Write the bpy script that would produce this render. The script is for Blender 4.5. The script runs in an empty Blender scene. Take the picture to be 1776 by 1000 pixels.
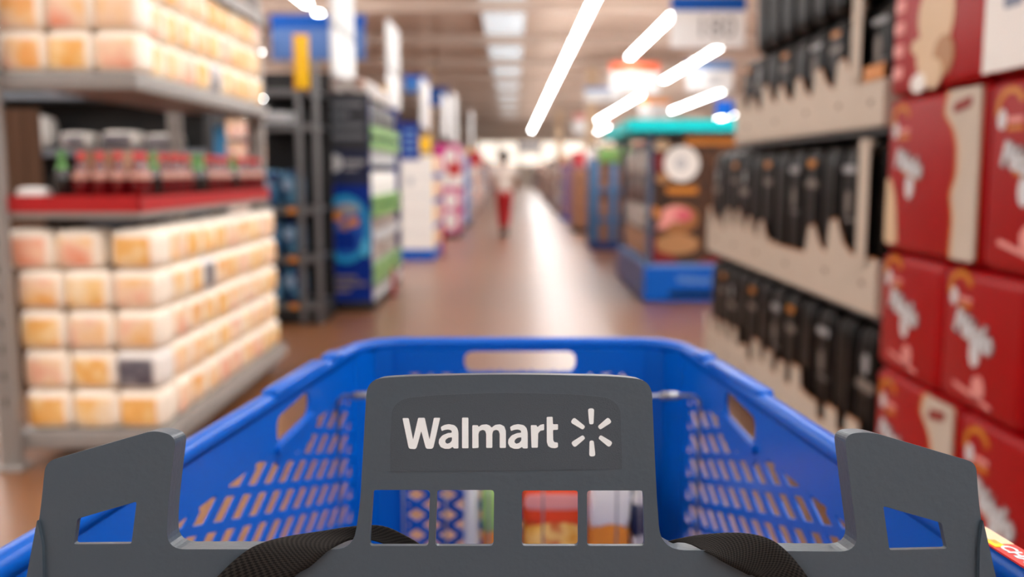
import bpy, bmesh, math, random
from mathutils import Vector, Matrix
from mathutils.geometry import tessellate_polygon
random.seed(7)
scene = bpy.context.scene
COL = scene.collection
R = math.radians

# ------------------------------------------------------------------ camera
CAM_H = 1.35
cd = bpy.data.cameras.new('camera')
cam = bpy.data.objects.new('camera', cd)
COL.objects.link(cam)
cam.location = (0, 0, CAM_H)
cam.rotation_euler = (R(90 - 7.01), 0, 0)
cd.sensor_width = 36.0
cd.lens = 36.0 * 1650 / 1776
cd.clip_start = 0.02
cd.clip_end = 300
cd.dof.use_dof = True
cd.dof.focus_distance = 0.545
cd.dof.aperture_fstop = 4.6
scene.camera = cam

# ------------------------------------------------------------------ world, exposure
w = bpy.data.worlds.new('world')
scene.world = w
w.use_nodes = True
w.node_tree.nodes['Background'].inputs[0].default_value = (0.9, 0.95, 1.0, 1)
w.node_tree.nodes['Background'].inputs[1].default_value = 0.6
vs = scene.view_settings
vs.view_transform = 'Standard'
vs.look = 'None'
vs.gamma = 1
vs.use_curve_mapping = False
vs.exposure = 0.0
LAMP = 38.0           # radiance of the linear ceiling lamps
SKYLIGHT = 0.55

# ------------------------------------------------------------------ materials
def lin(c):
    r = []
    for v in c[:3]:
        v = v / 255.0
        r.append(v / 12.92 if v <= 0.04045 else ((v + 0.055) / 1.055) ** 2.4)
    return (*r, 1.0)

MATS = {}
def mat(name, rgb, rough=0.5, metal=0.0, var=0.06, scale=8.0, bump=0.0, coat=0.0, emit=0.0, alpha=1.0, spec=0.5):
    if name in MATS:
        return MATS[name]
    m = bpy.data.materials.new(name)
    m.use_nodes = True
    nt = m.node_tree
    b = nt.nodes['Principled BSDF']
    b.inputs['Roughness'].default_value = rough
    b.inputs['Metallic'].default_value = metal
    b.inputs['Coat Weight'].default_value = coat
    b.inputs['Coat Roughness'].default_value = 0.29
    b.inputs['Specular IOR Level'].default_value = spec
    tc = nt.nodes.new('ShaderNodeTexCoord')
    nz = nt.nodes.new('ShaderNodeTexNoise')
    nz.inputs['Scale'].default_value = scale
    nz.inputs['Detail'].default_value = 4
    nt.links.new(tc.outputs['Object'], nz.inputs['Vector'])
    c = lin(rgb)
    mx = nt.nodes.new('ShaderNodeMix')
    mx.data_type = 'RGBA'
    mx.inputs[6].default_value = (c[0] * (1 - var), c[1] * (1 - var), c[2] * (1 - var), 1)
    mx.inputs[7].default_value = (min(1, c[0] * (1 + var)), min(1, c[1] * (1 + var)), min(1, c[2] * (1 + var)), 1)
    nt.links.new(nz.outputs['Fac'], mx.inputs[0])
    nt.links.new(mx.outputs[2], b.inputs['Base Color'])
    if bump:
        bp = nt.nodes.new('ShaderNodeBump')
        bp.inputs['Strength'].default_value = bump
        bp.inputs['Distance'].default_value = 0.002
        nt.links.new(nz.outputs['Fac'], bp.inputs['Height'])
        nt.links.new(bp.outputs['Normal'], b.inputs['Normal'])
    if emit:
        b.inputs['Emission Color'].default_value = c
        b.inputs['Emission Strength'].default_value = emit
    MATS[name] = m
    return m

def blotch_mat(name, cols, scale=6.0, rough=0.4, bump=0.3, w_spread=40.0, stretch=(1, 1, 1), detail=3, spec=0.4, margin=None):
    """printed film: colour patches that differ from object to object"""
    if name in MATS:
        return MATS[name]
    m = bpy.data.materials.new(name)
    m.use_nodes = True
    nt = m.node_tree
    b = nt.nodes['Principled BSDF']
    b.inputs['Roughness'].default_value = rough
    b.inputs['Specular IOR Level'].default_value = spec
    tc = nt.nodes.new('ShaderNodeTexCoord')
    mp = nt.nodes.new('ShaderNodeMapping')
    mp.inputs['Scale'].default_value = stretch
    nt.links.new(tc.outputs['Object'], mp.inputs['Vector'])
    oi = nt.nodes.new('ShaderNodeObjectInfo')
    mul = nt.nodes.new('ShaderNodeMath')
    mul.operation = 'MULTIPLY'
    mul.inputs[1].default_value = w_spread
    nt.links.new(oi.outputs['Random'], mul.inputs[0])
    nz = nt.nodes.new('ShaderNodeTexNoise')
    nz.noise_dimensions = '4D'
    nz.inputs['Scale'].default_value = scale
    nz.inputs['Detail'].default_value = detail
    nt.links.new(mp.outputs['Vector'], nz.inputs['Vector'])
    nt.links.new(mul.outputs[0], nz.inputs['W'])
    rp = nt.nodes.new('ShaderNodeValToRGB')
    el = rp.color_ramp.elements
    n = len(cols)
    el[0].position = 0.34
    el[0].color = lin(cols[0])
    el[1].position = 0.66
    el[1].color = lin(cols[-1])
    for i in range(1, n - 1):
        e = el.new(0.34 + 0.32 * i / (n - 1))
        e.color = lin(cols[i])
    nt.links.new(nz.outputs['Fac'], rp.inputs['Fac'])
    out = rp.outputs['Color']
    if margin:
        sp = nt.nodes.new('ShaderNodeSeparateXYZ')
        nt.links.new(tc.outputs['Generated'], sp.inputs[0])
        acc = None
        for ax, a0, a1, b0, b1 in ((0, 0.05, 0.14, 0.80, 0.90), (2, 0.06, 0.14, 0.74, 0.86)):
            for lo, hi, inv in ((a0, a1, False), (b0, b1, True)):
                mr = nt.nodes.new('ShaderNodeMapRange')
                mr.interpolation_type = 'SMOOTHSTEP'
                mr.inputs['From Min'].default_value = lo
                mr.inputs['From Max'].default_value = hi
                mr.inputs['To Min'].default_value = 1.0 if inv else 0.0
                mr.inputs['To Max'].default_value = 0.0 if inv else 1.0
                nt.links.new(sp.outputs[ax], mr.inputs['Value'])
                if acc is None:
                    acc = mr.outputs[0]
                else:
                    mm = nt.nodes.new('ShaderNodeMath')
                    mm.operation = 'MULTIPLY'
                    nt.links.new(acc, mm.inputs[0])
                    nt.links.new(mr.outputs[0], mm.inputs[1])
                    acc = mm.outputs[0]
        mx = nt.nodes.new('ShaderNodeMix')
        mx.data_type = 'RGBA'
        mx.inputs[6].default_value = lin(margin)
        nt.links.new(acc, mx.inputs[0])
        nt.links.new(out, mx.inputs[7])
        out = mx.outputs[2]
    nt.links.new(out, b.inputs['Base Color'])
    bp = nt.nodes.new('ShaderNodeBump')
    bp.inputs['Strength'].default_value = bump
    bp.inputs['Distance'].default_value = 0.01
    nt.links.new(nz.outputs['Fac'], bp.inputs['Height'])
    nt.links.new(bp.outputs['Normal'], b.inputs['Normal'])
    MATS[name] = m
    return m

def weave_mat():
    m = bpy.data.materials.new('black webbing')
    m.use_nodes = True
    nt = m.node_tree
    b = nt.nodes['Principled BSDF']
    b.inputs['Roughness'].default_value = 0.8
    b.inputs['Specular IOR Level'].default_value = 0.15
    tc = nt.nodes.new('ShaderNodeTexCoord')
    ck = nt.nodes.new('ShaderNodeTexChecker')
    ck.inputs['Scale'].default_value = 1.0
    mp = nt.nodes.new('ShaderNodeMapping')
    mp.inputs['Scale'].default_value = (84, 20, 1)
    nt.links.new(tc.outputs['UV'], mp.inputs['Vector'])
    nt.links.new(mp.outputs['Vector'], ck.inputs['Vector'])
    ck.inputs['Color1'].default_value = (0.020, 0.017, 0.015, 1)
    ck.inputs['Color2'].default_value = (0.0035, 0.003, 0.003, 1)
    nt.links.new(ck.outputs['Color'], b.inputs['Base Color'])
    bp = nt.nodes.new('ShaderNodeBump')
    bp.inputs['Strength'].default_value = 0.8
    bp.inputs['Distance'].default_value = 0.001
    nt.links.new(ck.outputs['Fac'], bp.inputs['Height'])
    nt.links.new(bp.outputs['Normal'], b.inputs['Normal'])
    return m

CREAM = (225, 216, 203)
M_FLOOR = mat('polished brown floor', (122, 77, 42), 0.42, var=0.10, scale=0.8, spec=0.35, coat=0.72)
M_CEIL = mat('ceiling deck', (208, 184, 166), 0.8, var=0.05, scale=0.3)
M_WALL = mat('store wall', (225, 216, 205), 0.7, var=0.04, scale=0.5)
M_STEEL = mat('painted joist', (196, 178, 164), 0.6)
M_RACK = mat('grey rack paint', (142, 138, 134), 0.42, var=0.07, scale=20)
M_RACKD = mat('dark rack paint', (52, 53, 56), 0.45)
M_RACKM = mat('mid grey rack paint', (104, 104, 106), 0.45)
M_BLACK = mat('black plastic', (18, 18, 19), 0.5)  # plain black for bases, back panels, wheels and slots
M_RED = mat('red shelf liner', (172, 8, 16), 0.4)
M_WHITE = mat('white board', (236, 234, 230), 0.5, var=0.03)
M_SIGNW = mat('white sign card', (233, 235, 236), 0.5, var=0.02)
M_CARD = mat('white cardboard', (196, 184, 170), 0.75, var=0.08, scale=12)
M_KRAFT = mat('brown torn cardboard edge', (176, 108, 52), 0.8)
M_BOX = mat('brown carton', (158, 112, 84), 0.75, var=0.1)
M_BLUE = mat('blue cart plastic', (0, 84, 180), 0.30, var=0.03, scale=30, spec=0.2)
M_GREY = mat('grey moulded plastic', (60, 73, 84), 0.38, var=0.05, scale=260, bump=0.10)
M_STICK = mat('matte grey label film', (53, 64, 74), 0.6, var=0.14, scale=1600, bump=0.15)
M_LET = mat('white lettering', (218, 226, 230), 0.6, var=0.04, scale=200)
M_CHROME = mat('chrome wire', (150, 152, 156), 0.3, metal=0.8)
M_WEB = weave_mat()
M_NAVY = mat('navy print', (14, 30, 66), 0.4)
M_DKGREY = mat('charcoal print', (42, 46, 54), 0.45)
M_DBLUE = mat('deep blue print', (0, 44, 140), 0.4, spec=0.2)
M_CYAN = mat('cyan print', (20, 150, 205), 0.35)
M_SIGNB = mat('blue sign', (0, 88, 186), 0.45, spec=0.2)
M_LBLUE = mat('light blue sign', (110, 150, 205), 0.45)
M_TURQ = mat('turquoise board', (0, 222, 228), 0.45, spec=0.2)
M_GREEN = mat('green price strip', (120, 170, 92), 0.45)
M_YEL = mat('yellow price card', (255, 200, 0), 0.5)
M_ORANGE = mat('orange print', (226, 140, 48), 0.45)
M_ORED = mat('orange red film', (238, 78, 22), 0.35)
M_PINK = mat('magenta print', (196, 40, 130), 0.4)
M_PALP = mat('pale pink print', (226, 150, 145), 0.45)
M_PRED = mat('glossy red film', (158, 0, 10), 0.38, var=0.14, scale=5, bump=0.3, spec=0.22)
M_PREDD = mat('dark red print', (120, 6, 12), 0.35)
M_SILV = mat('silver white print', (214, 218, 222), 0.4)
M_GOLD = mat('gold print', (200, 124, 30), 0.4)
M_GREYP = mat('grey print', (150, 152, 156), 0.5)
M_LGREYP = mat('light grey print', (196, 199, 202), 0.5)
M_BROWNP = mat('brown print', (66, 40, 26), 0.4)
M_TAN = mat('tan print', (170, 122, 78), 0.45)
M_TANL = mat('light tan print', (214, 186, 152), 0.5)
M_SKIN = mat('skin', (170, 115, 85), 0.5)
M_HAIR = mat('dark hair', (44, 30, 24), 0.5)
M_SHIRT = mat('white shirt', (225, 216, 206), 0.8)
M_TROU = mat('red trousers', (165, 8, 16), 0.7)
M_SHOE = mat('dark shoes', (30, 24, 24), 0.6)
M_PACK = blotch_mat('cream printed film', [(240, 172, 96), (245, 200, 140), (247, 214, 180), (243, 190, 160), (238, 156, 124)], scale=5, rough=0.4, detail=2.0, margin=(253, 241, 224))
M_PACKY = blotch_mat('yellow printed film', [(250, 226, 186), (247, 208, 142), (240, 176, 88), (246, 206, 140), (250, 228, 196)], scale=5, rough=0.4, detail=2.0, margin=(253, 241, 224))
M_PACKG = blotch_mat('grey printed film', [(196, 190, 190), (140, 136, 142), (84, 80, 90), (150, 146, 150)], scale=5, rough=0.4, detail=2.0, margin=(240, 236, 230))
M_FILMB = blotch_mat('black glossy film', [(4, 4, 4), (7, 6, 6), (5, 5, 5), (18, 16, 16)], scale=9, rough=0.36, stretch=(1, 1.4, 0.5), bump=0.6, spec=0.09)
M_BLUEPK = blotch_mat('blue printed film', [(16, 40, 84), (24, 78, 128), (90, 150, 184), (20, 50, 100), (14, 30, 70)], scale=7)
M_CEREAL = blotch_mat('mixed printed carton', [(222, 206, 190), (226, 170, 120), (236, 226, 214), (200, 90, 70), (230, 220, 210)], scale=6)
M_GREYBOX = blotch_mat('pale mixed carton', [(150, 150, 154), (205, 198, 190), (120, 108, 104), (190, 150, 128)], scale=6)

# ------------------------------------------------------------------ mesh builders
def mesh_from(name, verts, faces, smooth=False):
    me = bpy.data.meshes.new(name)
    me.from_pydata([tuple(v) for v in verts], [], faces)
    me.update()
    if smooth:
        me.polygons.foreach_set('use_smooth', [True] * len(me.polygons))
    return me

CACHE = {}
def m_box(sx, sy, sz, bev=0.0, seg=2, base=True, key=None):
    """box centred in x, y; standing on z=0 if base, else centred"""
    k = ('b', round(sx, 4), round(sy, 4), round(sz, 4), bev, seg, base, key)
    if k in CACHE:
        return CACHE[k]
    bm = bmesh.new()
    bmesh.ops.create_cube(bm, size=1)
    for v in bm.verts:
        v.co = Vector((v.co.x * sx, v.co.y * sy, v.co.z * sz + (sz / 2 if base else 0)))
    if bev:
        bmesh.ops.bevel(bm, geom=bm.edges[:], offset=bev, segments=seg, affect='EDGES', profile=0.5)
        for f in bm.faces:
            f.smooth = True
    me = bpy.data.meshes.new('box')
    bm.to_mesh(me)
    bm.free()
    if bev:
        try:
            me.set_sharp_from_angle(angle=R(50))
        except Exception:
            pass
    CACHE[k] = me
    return me

def m_pillow(sx, sy, sz, puff=0.12, n=7, seed=0):
    k = ('p', sx, sy, sz, puff, n, seed)
    if k in CACHE:
        return CACHE[k]
    rr = random.Random(seed)
    bm = bmesh.new()
    bmesh.ops.create_cube(bm, size=2)
    bmesh.ops.subdivide_edges(bm, edges=bm.edges[:], cuts=n - 2, use_grid_fill=True)
    for v in bm.verts:
        x, y, z = v.co
        # super-ellipsoid like rounding of the corners
        p = 9.0
        L = (abs(x) ** p + abs(y) ** p + abs(z) ** p) ** (1 / p)
        q = Vector((x, y, z)) / L
        bx = 1 - puff * 0.5 * (q.y ** 2 + q.z ** 2) * 0.5 + rr.uniform(-.012, .012)
        by = 1 - puff * 0.5 * (q.x ** 2 + q.z ** 2) * 0.5 + rr.uniform(-.012, .012)
        bz = 1 - puff * 0.4 * (q.x ** 2 + q.y ** 2) * 0.5
        v.co = Vector((q.x * bx * sx / 2, q.y * by * sy / 2, q.z * bz * sz / 2 + sz / 2))
    zmin = min(v.co.z for v in bm.verts)
    for v in bm.verts:
        v.co.z -= zmin
    for f in bm.faces:
        f.smooth = True
    me = bpy.data.meshes.new('pillow')
    bm.to_mesh(me)
    bm.free()
    CACHE[k] = me
    return me

def m_lathe(prof, n=16):
    verts, faces = [], []
    for r, z in prof:
        for i in range(n):
            a = 2 * math.pi * i / n
            verts.append((r * math.cos(a), r * math.sin(a), z))
    for j in range(len(prof) - 1):
        for i in range(n):
            a, b2 = j * n + i, j * n + (i + 1) % n
            faces.append((a, b2, b2 + n, a + n))
    faces.append(tuple(range(n - 1, -1, -1)))
    faces.append(tuple(range((len(prof) - 1) * n, len(prof) * n)))
    return mesh_from('lathe', verts, faces, True)

def m_tube(pts, r, n=10):
    pts = [Vector(p) for p in pts]
    verts, faces = [], []
    up = Vector((0, 0, 1))
    for i, p in enumerate(pts):
        d = (pts[min(i + 1, len(pts) - 1)] - pts[max(i - 1, 0)]).normalized()
        a = d.cross(up)
        if a.length < 1e-3:
            a = d.cross(Vector((1, 0, 0)))
        a.normalize()
        b2 = d.cross(a)
        for k in range(n):
            t = 2 * math.pi * k / n
            verts.append(p + a * (r * math.cos(t)) + b2 * (r * math.sin(t)))
    for i in range(len(pts) - 1):
        for k in range(n):
            x, y = i * n + k, i * n + (k + 1) % n
            faces.append((x, y, y + n, x + n))
    faces.append(tuple(range(n - 1, -1, -1)))
    faces.append(tuple(range((len(pts) - 1) * n, len(pts) * n)))
    return mesh_from('tube', verts, faces, True)

def rounded(poly, r, n=4):
    """round every corner of a 2D polygon; r is one radius or one per corner"""
    out = []
    N = len(poly)
    for i in range(N):
        p = Vector(poly[i]).to_2d() if len(poly[i]) > 2 else Vector(poly[i])
        a, c = Vector(poly[i - 1]), Vector(poly[(i + 1) % N])
        rad = r[i] if isinstance(r, (list, tuple)) else r
        da, dc = (a - p), (c - p)
        t = min(rad, da.length * 0.45, dc.length * 0.45)
        if t < 1e-6:
            out.append((p.x, p.y))
            continue
        s, e = p + da.normalized() * t, p + dc.normalized() * t
        for k in range(n + 1):
            u = k / n
            q = s * (1 - u) ** 2 + p * 2 * u * (1 - u) + e * u ** 2
            out.append((q.x, q.y))
    return out

def m_prism(loops, fmap, bmap):
    """loops: outer + holes of 2D points; fmap/bmap give the front and back 3D point"""
    flat = [p for L in loops for p in L]
    tris = tessellate_polygon([[Vector((p[0], p[1], 0)) for p in L] for L in loops])
    n = len(flat)
    verts = [fmap(*p) for p in flat] + [bmap(*p) for p in flat]
    faces = [tuple(t) for t in tris] + [tuple(i + n for i in reversed(t)) for t in tris]
    o = 0
    for L in loops:
        m = len(L)
        for i in range(m):
            a, b2 = o + i, o + (i + 1) % m
            faces.append((a, b2, b2 + n, a + n))
        o += m
    me = mesh_from('prism', verts, faces)
    bm = bmesh.new()
    bm.from_mesh(me)
    bmesh.ops.recalc_face_normals(bm, faces=bm.faces[:])
    bm.to_mesh(me)
    bm.free()
    return me

def ellipse(cx, cy, rx, ry, n=24, a0=0, a1=360):
    return [(cx + rx * math.cos(R(a0 + (a1 - a0) * i / n)), cy + ry * math.sin(R(a0 + (a1 - a0) * i / n))) for i in range(n if abs(a1 - a0) == 360 else n + 1)]

def rect(x0, y0, x1, y1):
    return [(x0, y0), (x1, y0), (x1, y1), (x0, y1)]

# ------------------------------------------------------------------ scene objects
def thing(name, label, cat, loc=(0, 0, 0), rotz=0.0, group=None, kind=None):
    o = bpy.data.objects.new(name, None)
    o.empty_display_size = 0.05
    COL.objects.link(o)
    o.location = loc
    o.rotation_euler = (0, 0, rotz)
    o['label'] = label
    o['category'] = cat
    if group:
        o['group'] = group
    if kind:
        o['kind'] = kind
    return o

def part(name, me, m, parent=None, loc=(0, 0, 0), rot=(0, 0, 0), label=None):
    if me.users and len(me.materials) and me.materials[0] is not m:
        me = me.copy()
        me.materials.clear()
    if not len(me.materials):
        me.materials.append(m)
    o = bpy.data.objects.new(name, me)
    COL.objects.link(o)
    o.parent = parent
    o.location = loc
    o.rotation_euler = rot
    if label:
        o['label'] = label
    return o

def solo(name, me, m, label, cat, loc=(0, 0, 0), rot=(0, 0, 0), group=None):
    o = part(name, me, m, None, loc, rot)
    o['label'] = label
    o['category'] = cat
    if group:
        o['group'] = group
    return o

def struct(name, me, m, loc=(0, 0, 0), label=None, parent=None):
    o = part(name, me, m, parent, loc)
    if parent is None:
        o['kind'] = 'structure'
        if label:
            o['label'] = label
    return o

ORD = ['first', 'second', 'third', 'fourth', 'fifth', 'sixth', 'seventh', 'eighth', 'ninth', 'tenth', 'eleventh', 'twelfth', 'thirteenth', 'fourteenth', 'fifteenth', 'sixteenth']

def text_mesh(s, size, extrude, offset=0.0, shear=0.0):
    c = bpy.data.curves.new('lettering', 'FONT')
    c.body = s
    c.size = size
    c.extrude = extrude
    c.offset = offset
    c.shear = shear
    c.align_x = 'CENTER'
    c.align_y = 'CENTER'
    c.resolution_u = 4
    o = bpy.data.objects.new('lettering_tmp', c)
    COL.objects.link(o)
    dg = bpy.context.evaluated_depsgraph_get()
    me = bpy.data.meshes.new_from_object(o.evaluated_get(dg))
    bpy.data.objects.remove(o)
    me.materials.clear()
    return me

# =================================================================== the building
struct('floor', m_box(60, 112, 0.2), M_FLOOR, (0, 40, -0.2), 'polished brown store floor')
struct('ceiling', m_box(60, 112, 0.2), M_CEIL, (0, 40, 6.2), 'beige ceiling deck')
struct('wall_back', m_box(60, 0.2, 6.2), M_WALL, (0, 95.5, 0), 'pale far wall')
struct('wall_left', m_box(0.2, 112, 6.2), M_WALL, (-29.9, 40, 0), 'pale side wall')
struct('wall_right', m_box(0.2, 112, 6.2), M_WALL, (29.9, 40, 0), 'pale side wall')
struct('wall_front', m_box(60, 0.2, 6.2), M_WALL, (0, -15.6, 0), 'pale wall behind the camera')
for i in range(15):
    j = struct('trim_%d' % (i + 1), m_box(58, 0.28, 0.34), M_STEEL, (0, -8 + i * 7.0, 5.72), 'pale steel joist crossing the ceiling')
for i, (x, y) in enumerate([(3.45, 42), (-3.6, 42), (3.45, 70)]):
    struct('trim_%d' % (i + 16), m_box(0.42, 0.42, 6.2), M_TANL, (x, y, 0), 'beige square support column')
M_SKY = mat('translucent skylight', (226, 238, 246), 0.4, emit=SKYLIGHT, var=0.02)
for i in range(13):
    f = struct('window_%d' % (i + 1), m_box(1.3, 6.8, 0.1), M_SKY, (-0.25, 0.5 + i * 7.0 - 5, 6.08), 'white translucent skylight panel in the ceiling')
    for s in (-1, 1):
        part('frame', m_box(0.06, 6.5, 0.14), M_STEEL, f, (s * 0.68, 0, -0.03))

M_FARGLOW = mat('added far wall glow', (255, 244, 230), 0.3, emit=1.15, var=0.02)  # glow added as window panes to brighten the far end of the aisle
for i in range(7):
    f = struct('window_%d' % (i + 14), m_box(1.9, 0.05, 2.3), M_FARGLOW, (-2.4 + i * 2.1, 95.36, 1.95), 'glowing pane added in the far wall to brighten the aisle end')
    part('frame', m_box(0.12, 0.1, 2.5), M_STEEL, f, (1.02, 0, -0.1))
    part('sill', m_box(2.1, 0.12, 0.1), M_STEEL, f, (0, 0, -0.11))

# linear ceiling lamps --------------------------------------------------------
M_LAMP = mat('lit lamp diffuser', (252, 252, 251), 0.4, emit=LAMP, var=0.0)
def lamp(x, y0, y1, label, z=4.8):
    t = thing('ceiling_lamp', label, 'ceiling lamp', (x, (y0 + y1) / 2, z), group='linear ceiling lamps')
    L = y1 - y0
    part('diffuser', m_box(0.13, L, 0.05), M_LAMP, t)
    part('housing', m_box(0.07, L, 0.03), M_WHITE, t, (0, 0, 0.052))
    for s in (-0.4, 0.4):
        part('hanger', m_tube([(0, 0, 0.08), (0, 0, 1.40)], 0.012, 6), M_STEEL, t, (0, s * L, 0))
    return t
lamp(1.68, -6, 84, 'very long white lamp running down the middle of the ceiling')
seg = [(-4.3, 14.5, 20.6, 'white lamp cut by the top edge, above the blue hanging sign'),
       (-4.3, 21.6, 27.3, 'white lamp half hidden behind the tall white flag sign'),
       (-7.4, 21.0, 26.4, 'lamp whose bright end shows beside the cream packs'),
       (-7.4, 27.4, 28.6, 'small far lamp end left of the blue hanging sign'),
       (3.6, 21.2, 29.8, 'white lamp in front of the red topped price sign'),
       (5.85, 26.4, 31.4, 'nearer half of the broken lamp row before the blue topped price sign'),
       (5.85, 32.2, 37.4, 'farther half of the broken lamp row before the blue topped price sign'),
       (5.9, 44, 54, 'nearer half of the lower broken lamp row'),
       (5.9, 55, 67, 'farther half of the lower broken lamp row'),
       (9.2, 41, 64, 'lamp ending above the turquoise board'),
       (13.8, 60, 67, 'short lamp end right above the turquoise board'),
       (3.95, 38.1, 38.6, 'round bright lamp end on the white price signs')]
for x, a, b_, l in seg:
    lamp(x, a, b_, l)
for i_, x in enumerate((-10.6, -7.4, -4.3, 3.6, 5.85, 9.2)):
    for j_, y in enumerate((-12, -2, 8)):
        lamp(x, y, y + (8.6 if not (x == -4.3 and y == 8) else 6), 'overhead lamp outside the picture, %s row from the left, %s' % (ORD[i_], ('behind the camera', 'above the camera', 'ahead of the camera')[j_]))

for i_, x in enumerate((-20, -16, -12)):  # unseen lamp rows added to brighten the far part of the store
    for j_, y in enumerate((18, 32, 46)):
        lamp(x, y, y + 12, 'added lamp hidden behind the left racks, %s row from the wall, %s from the front' % (ORD[i_], ORD[j_]))
for i_, x in enumerate((21, 17.5, 13.8)):  # more unseen lamps, added to brighten the store from the right
    for j_, y in enumerate((16, 30)):
        lamp(x, y, y + 12, 'added lamp hidden behind the right packs, %s row from the wall, %s from the front' % (ORD[i_], ORD[j_]))
for i_, x in enumerate((7.5, 11, 15)):  # lamps added to brighten the far wall
    lamp(x, 72, 92, 'added lamp near the far wall, %s from the aisle' % ORD[i_])


# =================================================================== shopping cart
cart = thing('shopping_cart', 'blue plastic shopping cart with grey handle board lettered in white', 'shopping cart', (0, 0.9, 0))
CY = 0.9
def cx(y):
    return (y - 0.58) * 0.02 - 0.004
def hw(y):            # half width of the basket at the rim
    return 0.375 - 0.117 * y
ZR = 1.112
Y0, Y1 = 0.45, 1.34

# rim: profile swept along a U-shaped path
def rim_mesh():
    path = [(-hw(Y0), Y0), (-hw(0.9), 0.9), (-hw(1.27), 1.27), (-0.219, 1.305), (-0.198, 1.331), (-0.17, Y1), (0, Y1), (0.17, Y1), (0.198, 1.331), (0.219, 1.305), (hw(1.27), 1.27), (hw(0.9), 0.9), (hw(Y0), Y0)]
    prof = [(-0.001, -0.014), (-0.001, -0.004), (0.003, 0.0), (0.010, 0.0015), (0.017, -0.001), (0.0195, -0.006), (0.020, -0.014), (0.017, -0.014), (0.0165, -0.008), (0.012, -0.006), (0.004, -0.014)]
    verts, faces = [], []
    P = [Vector((x + cx(y), y - CY, 0)) for x, y in path]
    for i, p in enumerate(P):
        d = (P[min(i + 1, len(P) - 1)] - P[max(i - 1, 0)]).normalized()
        nrm = Vector((-d.y, d.x, 0))     # outward, left of travel
        for o, z in prof:
            verts.append(p + nrm * o + Vector((0, 0, ZR + z)))
    n = len(prof)
    for i in range(len(P) - 1):
        for k in range(n):
            a, b2 = i * n + k, i * n + (k + 1) % n
            faces.append((a, b2, b2 + n, a + n))
    return mesh_from('rim', verts, faces, True)
rim = part('rim', rim_mesh(), M_BLUE, cart)
for s in (-1, 1):
    for ya, yb in ((1.0, 1.17), (1.195, 1.235)):
        ym = (ya + yb) / 2
        part('rim_pad', m_box(0.020, yb - ya, 0.012, 0.004), M_BLUE, rim, (s * (hw(ym) + 0.009) + cx(ym), ym - CY, ZR - 0.007), (0, 0, s * math.atan(0.117)))

def clip_rect(p, d, x0, x1, z0, z1):
    t0, t1 = -9, 9
    for c, v, lo, hi in ((p[0], d[0], x0, x1), (p[1], d[1], z0, z1)):
        if abs(v) < 1e-9:
            if c < lo or c > hi:
                return None
            continue
        a, b2 = (lo - c) / v, (hi - c) / v
        if a > b2:
            a, b2 = b2, a
        t0, t1 = max(t0, a), min(t1, b2)
    if t1 - t0 < 0.012:
        return None
    return (p[0] + d[0] * t0, p[1] + d[1] * t0), (p[0] + d[0] * t1, p[1] + d[1] * t1)

def bar2d(a, b2, wd):
    a, b2 = Vector(a), Vector(b2)
    n = (b2 - a).normalized()
    n = Vector((-n.y, n.x)) * wd / 2
    return [tuple(a - n), tuple(b2 - n), tuple(b2 + n), tuple(a + n)]

for s in (-1, 1):
    def mp(off, s=s):
        return lambda y, z: (s * (hw(y) + off) + cx(y) , y - CY, z)
    outer = [(Y0, 0.60), (1.285, 0.60), (1.285, 1.10), (Y0, 1.10)]
    region = [(0.58, 1.053), (0.58, 0.645), (1.262, 0.645), (1.262, 1.053), (1.125, 1.053), (1.105, 1.032), (1.005, 1.032), (0.985, 1.053)]
    sl = rounded([(1.0, 1.057), (1.102, 1.066), (1.102, 1.095), (1.0, 1.086)], 0.0145, 5)
    side = part('side_panel', m_prism([outer, region, sl], mp(0.0), mp(0.0035)), M_BLUE, cart)
    lip = rounded([(0.994, 1.047), (1.108, 1.057), (1.108, 1.066), (0.994, 1.056)], 0.004, 3)
    part('slot_lip', m_prism([lip], mp(-0.005), mp(0.002)), M_BLUE, side)
    for k in range(-10, 16):                     # ribs running down towards the front
        seg_ = clip_rect((0.9, 1.040 - 0.0325 * k), (1, -0.297), 0.575, 1.267, 0.64, 1.0535)
        if seg_:
            part('lattice_rib', m_prism([bar2d(*seg_, 0.0085)], mp(0.0005), mp(0.0045)), M_BLUE, side)
    for k in range(-14, 30):                     # slats leaning forwards
        seg_ = clip_rect((0.829 + 0.039 * k, 1.0286 - 0.0116 * k), (1, 0.5), 0.575, 1.267, 0.64, 1.0535)
        if seg_:
            part('lattice_slat', m_prism([bar2d(*seg_, 0.0120)], mp(0.0002), mp(0.0022)), M_BLUE, side)
    # chamfered solid corner between side and front
    c0, c1 = (s * hw(1.28) , 1.28), (s * 0.172, 1.337)
    cor = [Vector((c0[0] + cx(1.28), c0[1] - CY, 0)), Vector((s * 0.205 + cx(1.33), 1.325 - CY, 0)), Vector((c1[0] + cx(1.34), c1[1] - CY, 0))]
    vv, ff = [], []
    for p in cor:
        vv += [p + Vector((0, 0, 0.6)), p + Vector((0, 0, 1.1)), p + Vector((s * 0.006, 0.006, 1.1)), p + Vector((s * 0.006, 0.006, 0.6))]
    for i in range(2):
        for k in range(4):
            a, b2 = i * 4 + k, i * 4 + (k + 1) % 4
            ff.append((a, b2, b2 + 4, a + 4))
    part('corner_panel', mesh_from('corner', vv, ff), M_BLUE, cart)

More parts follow.
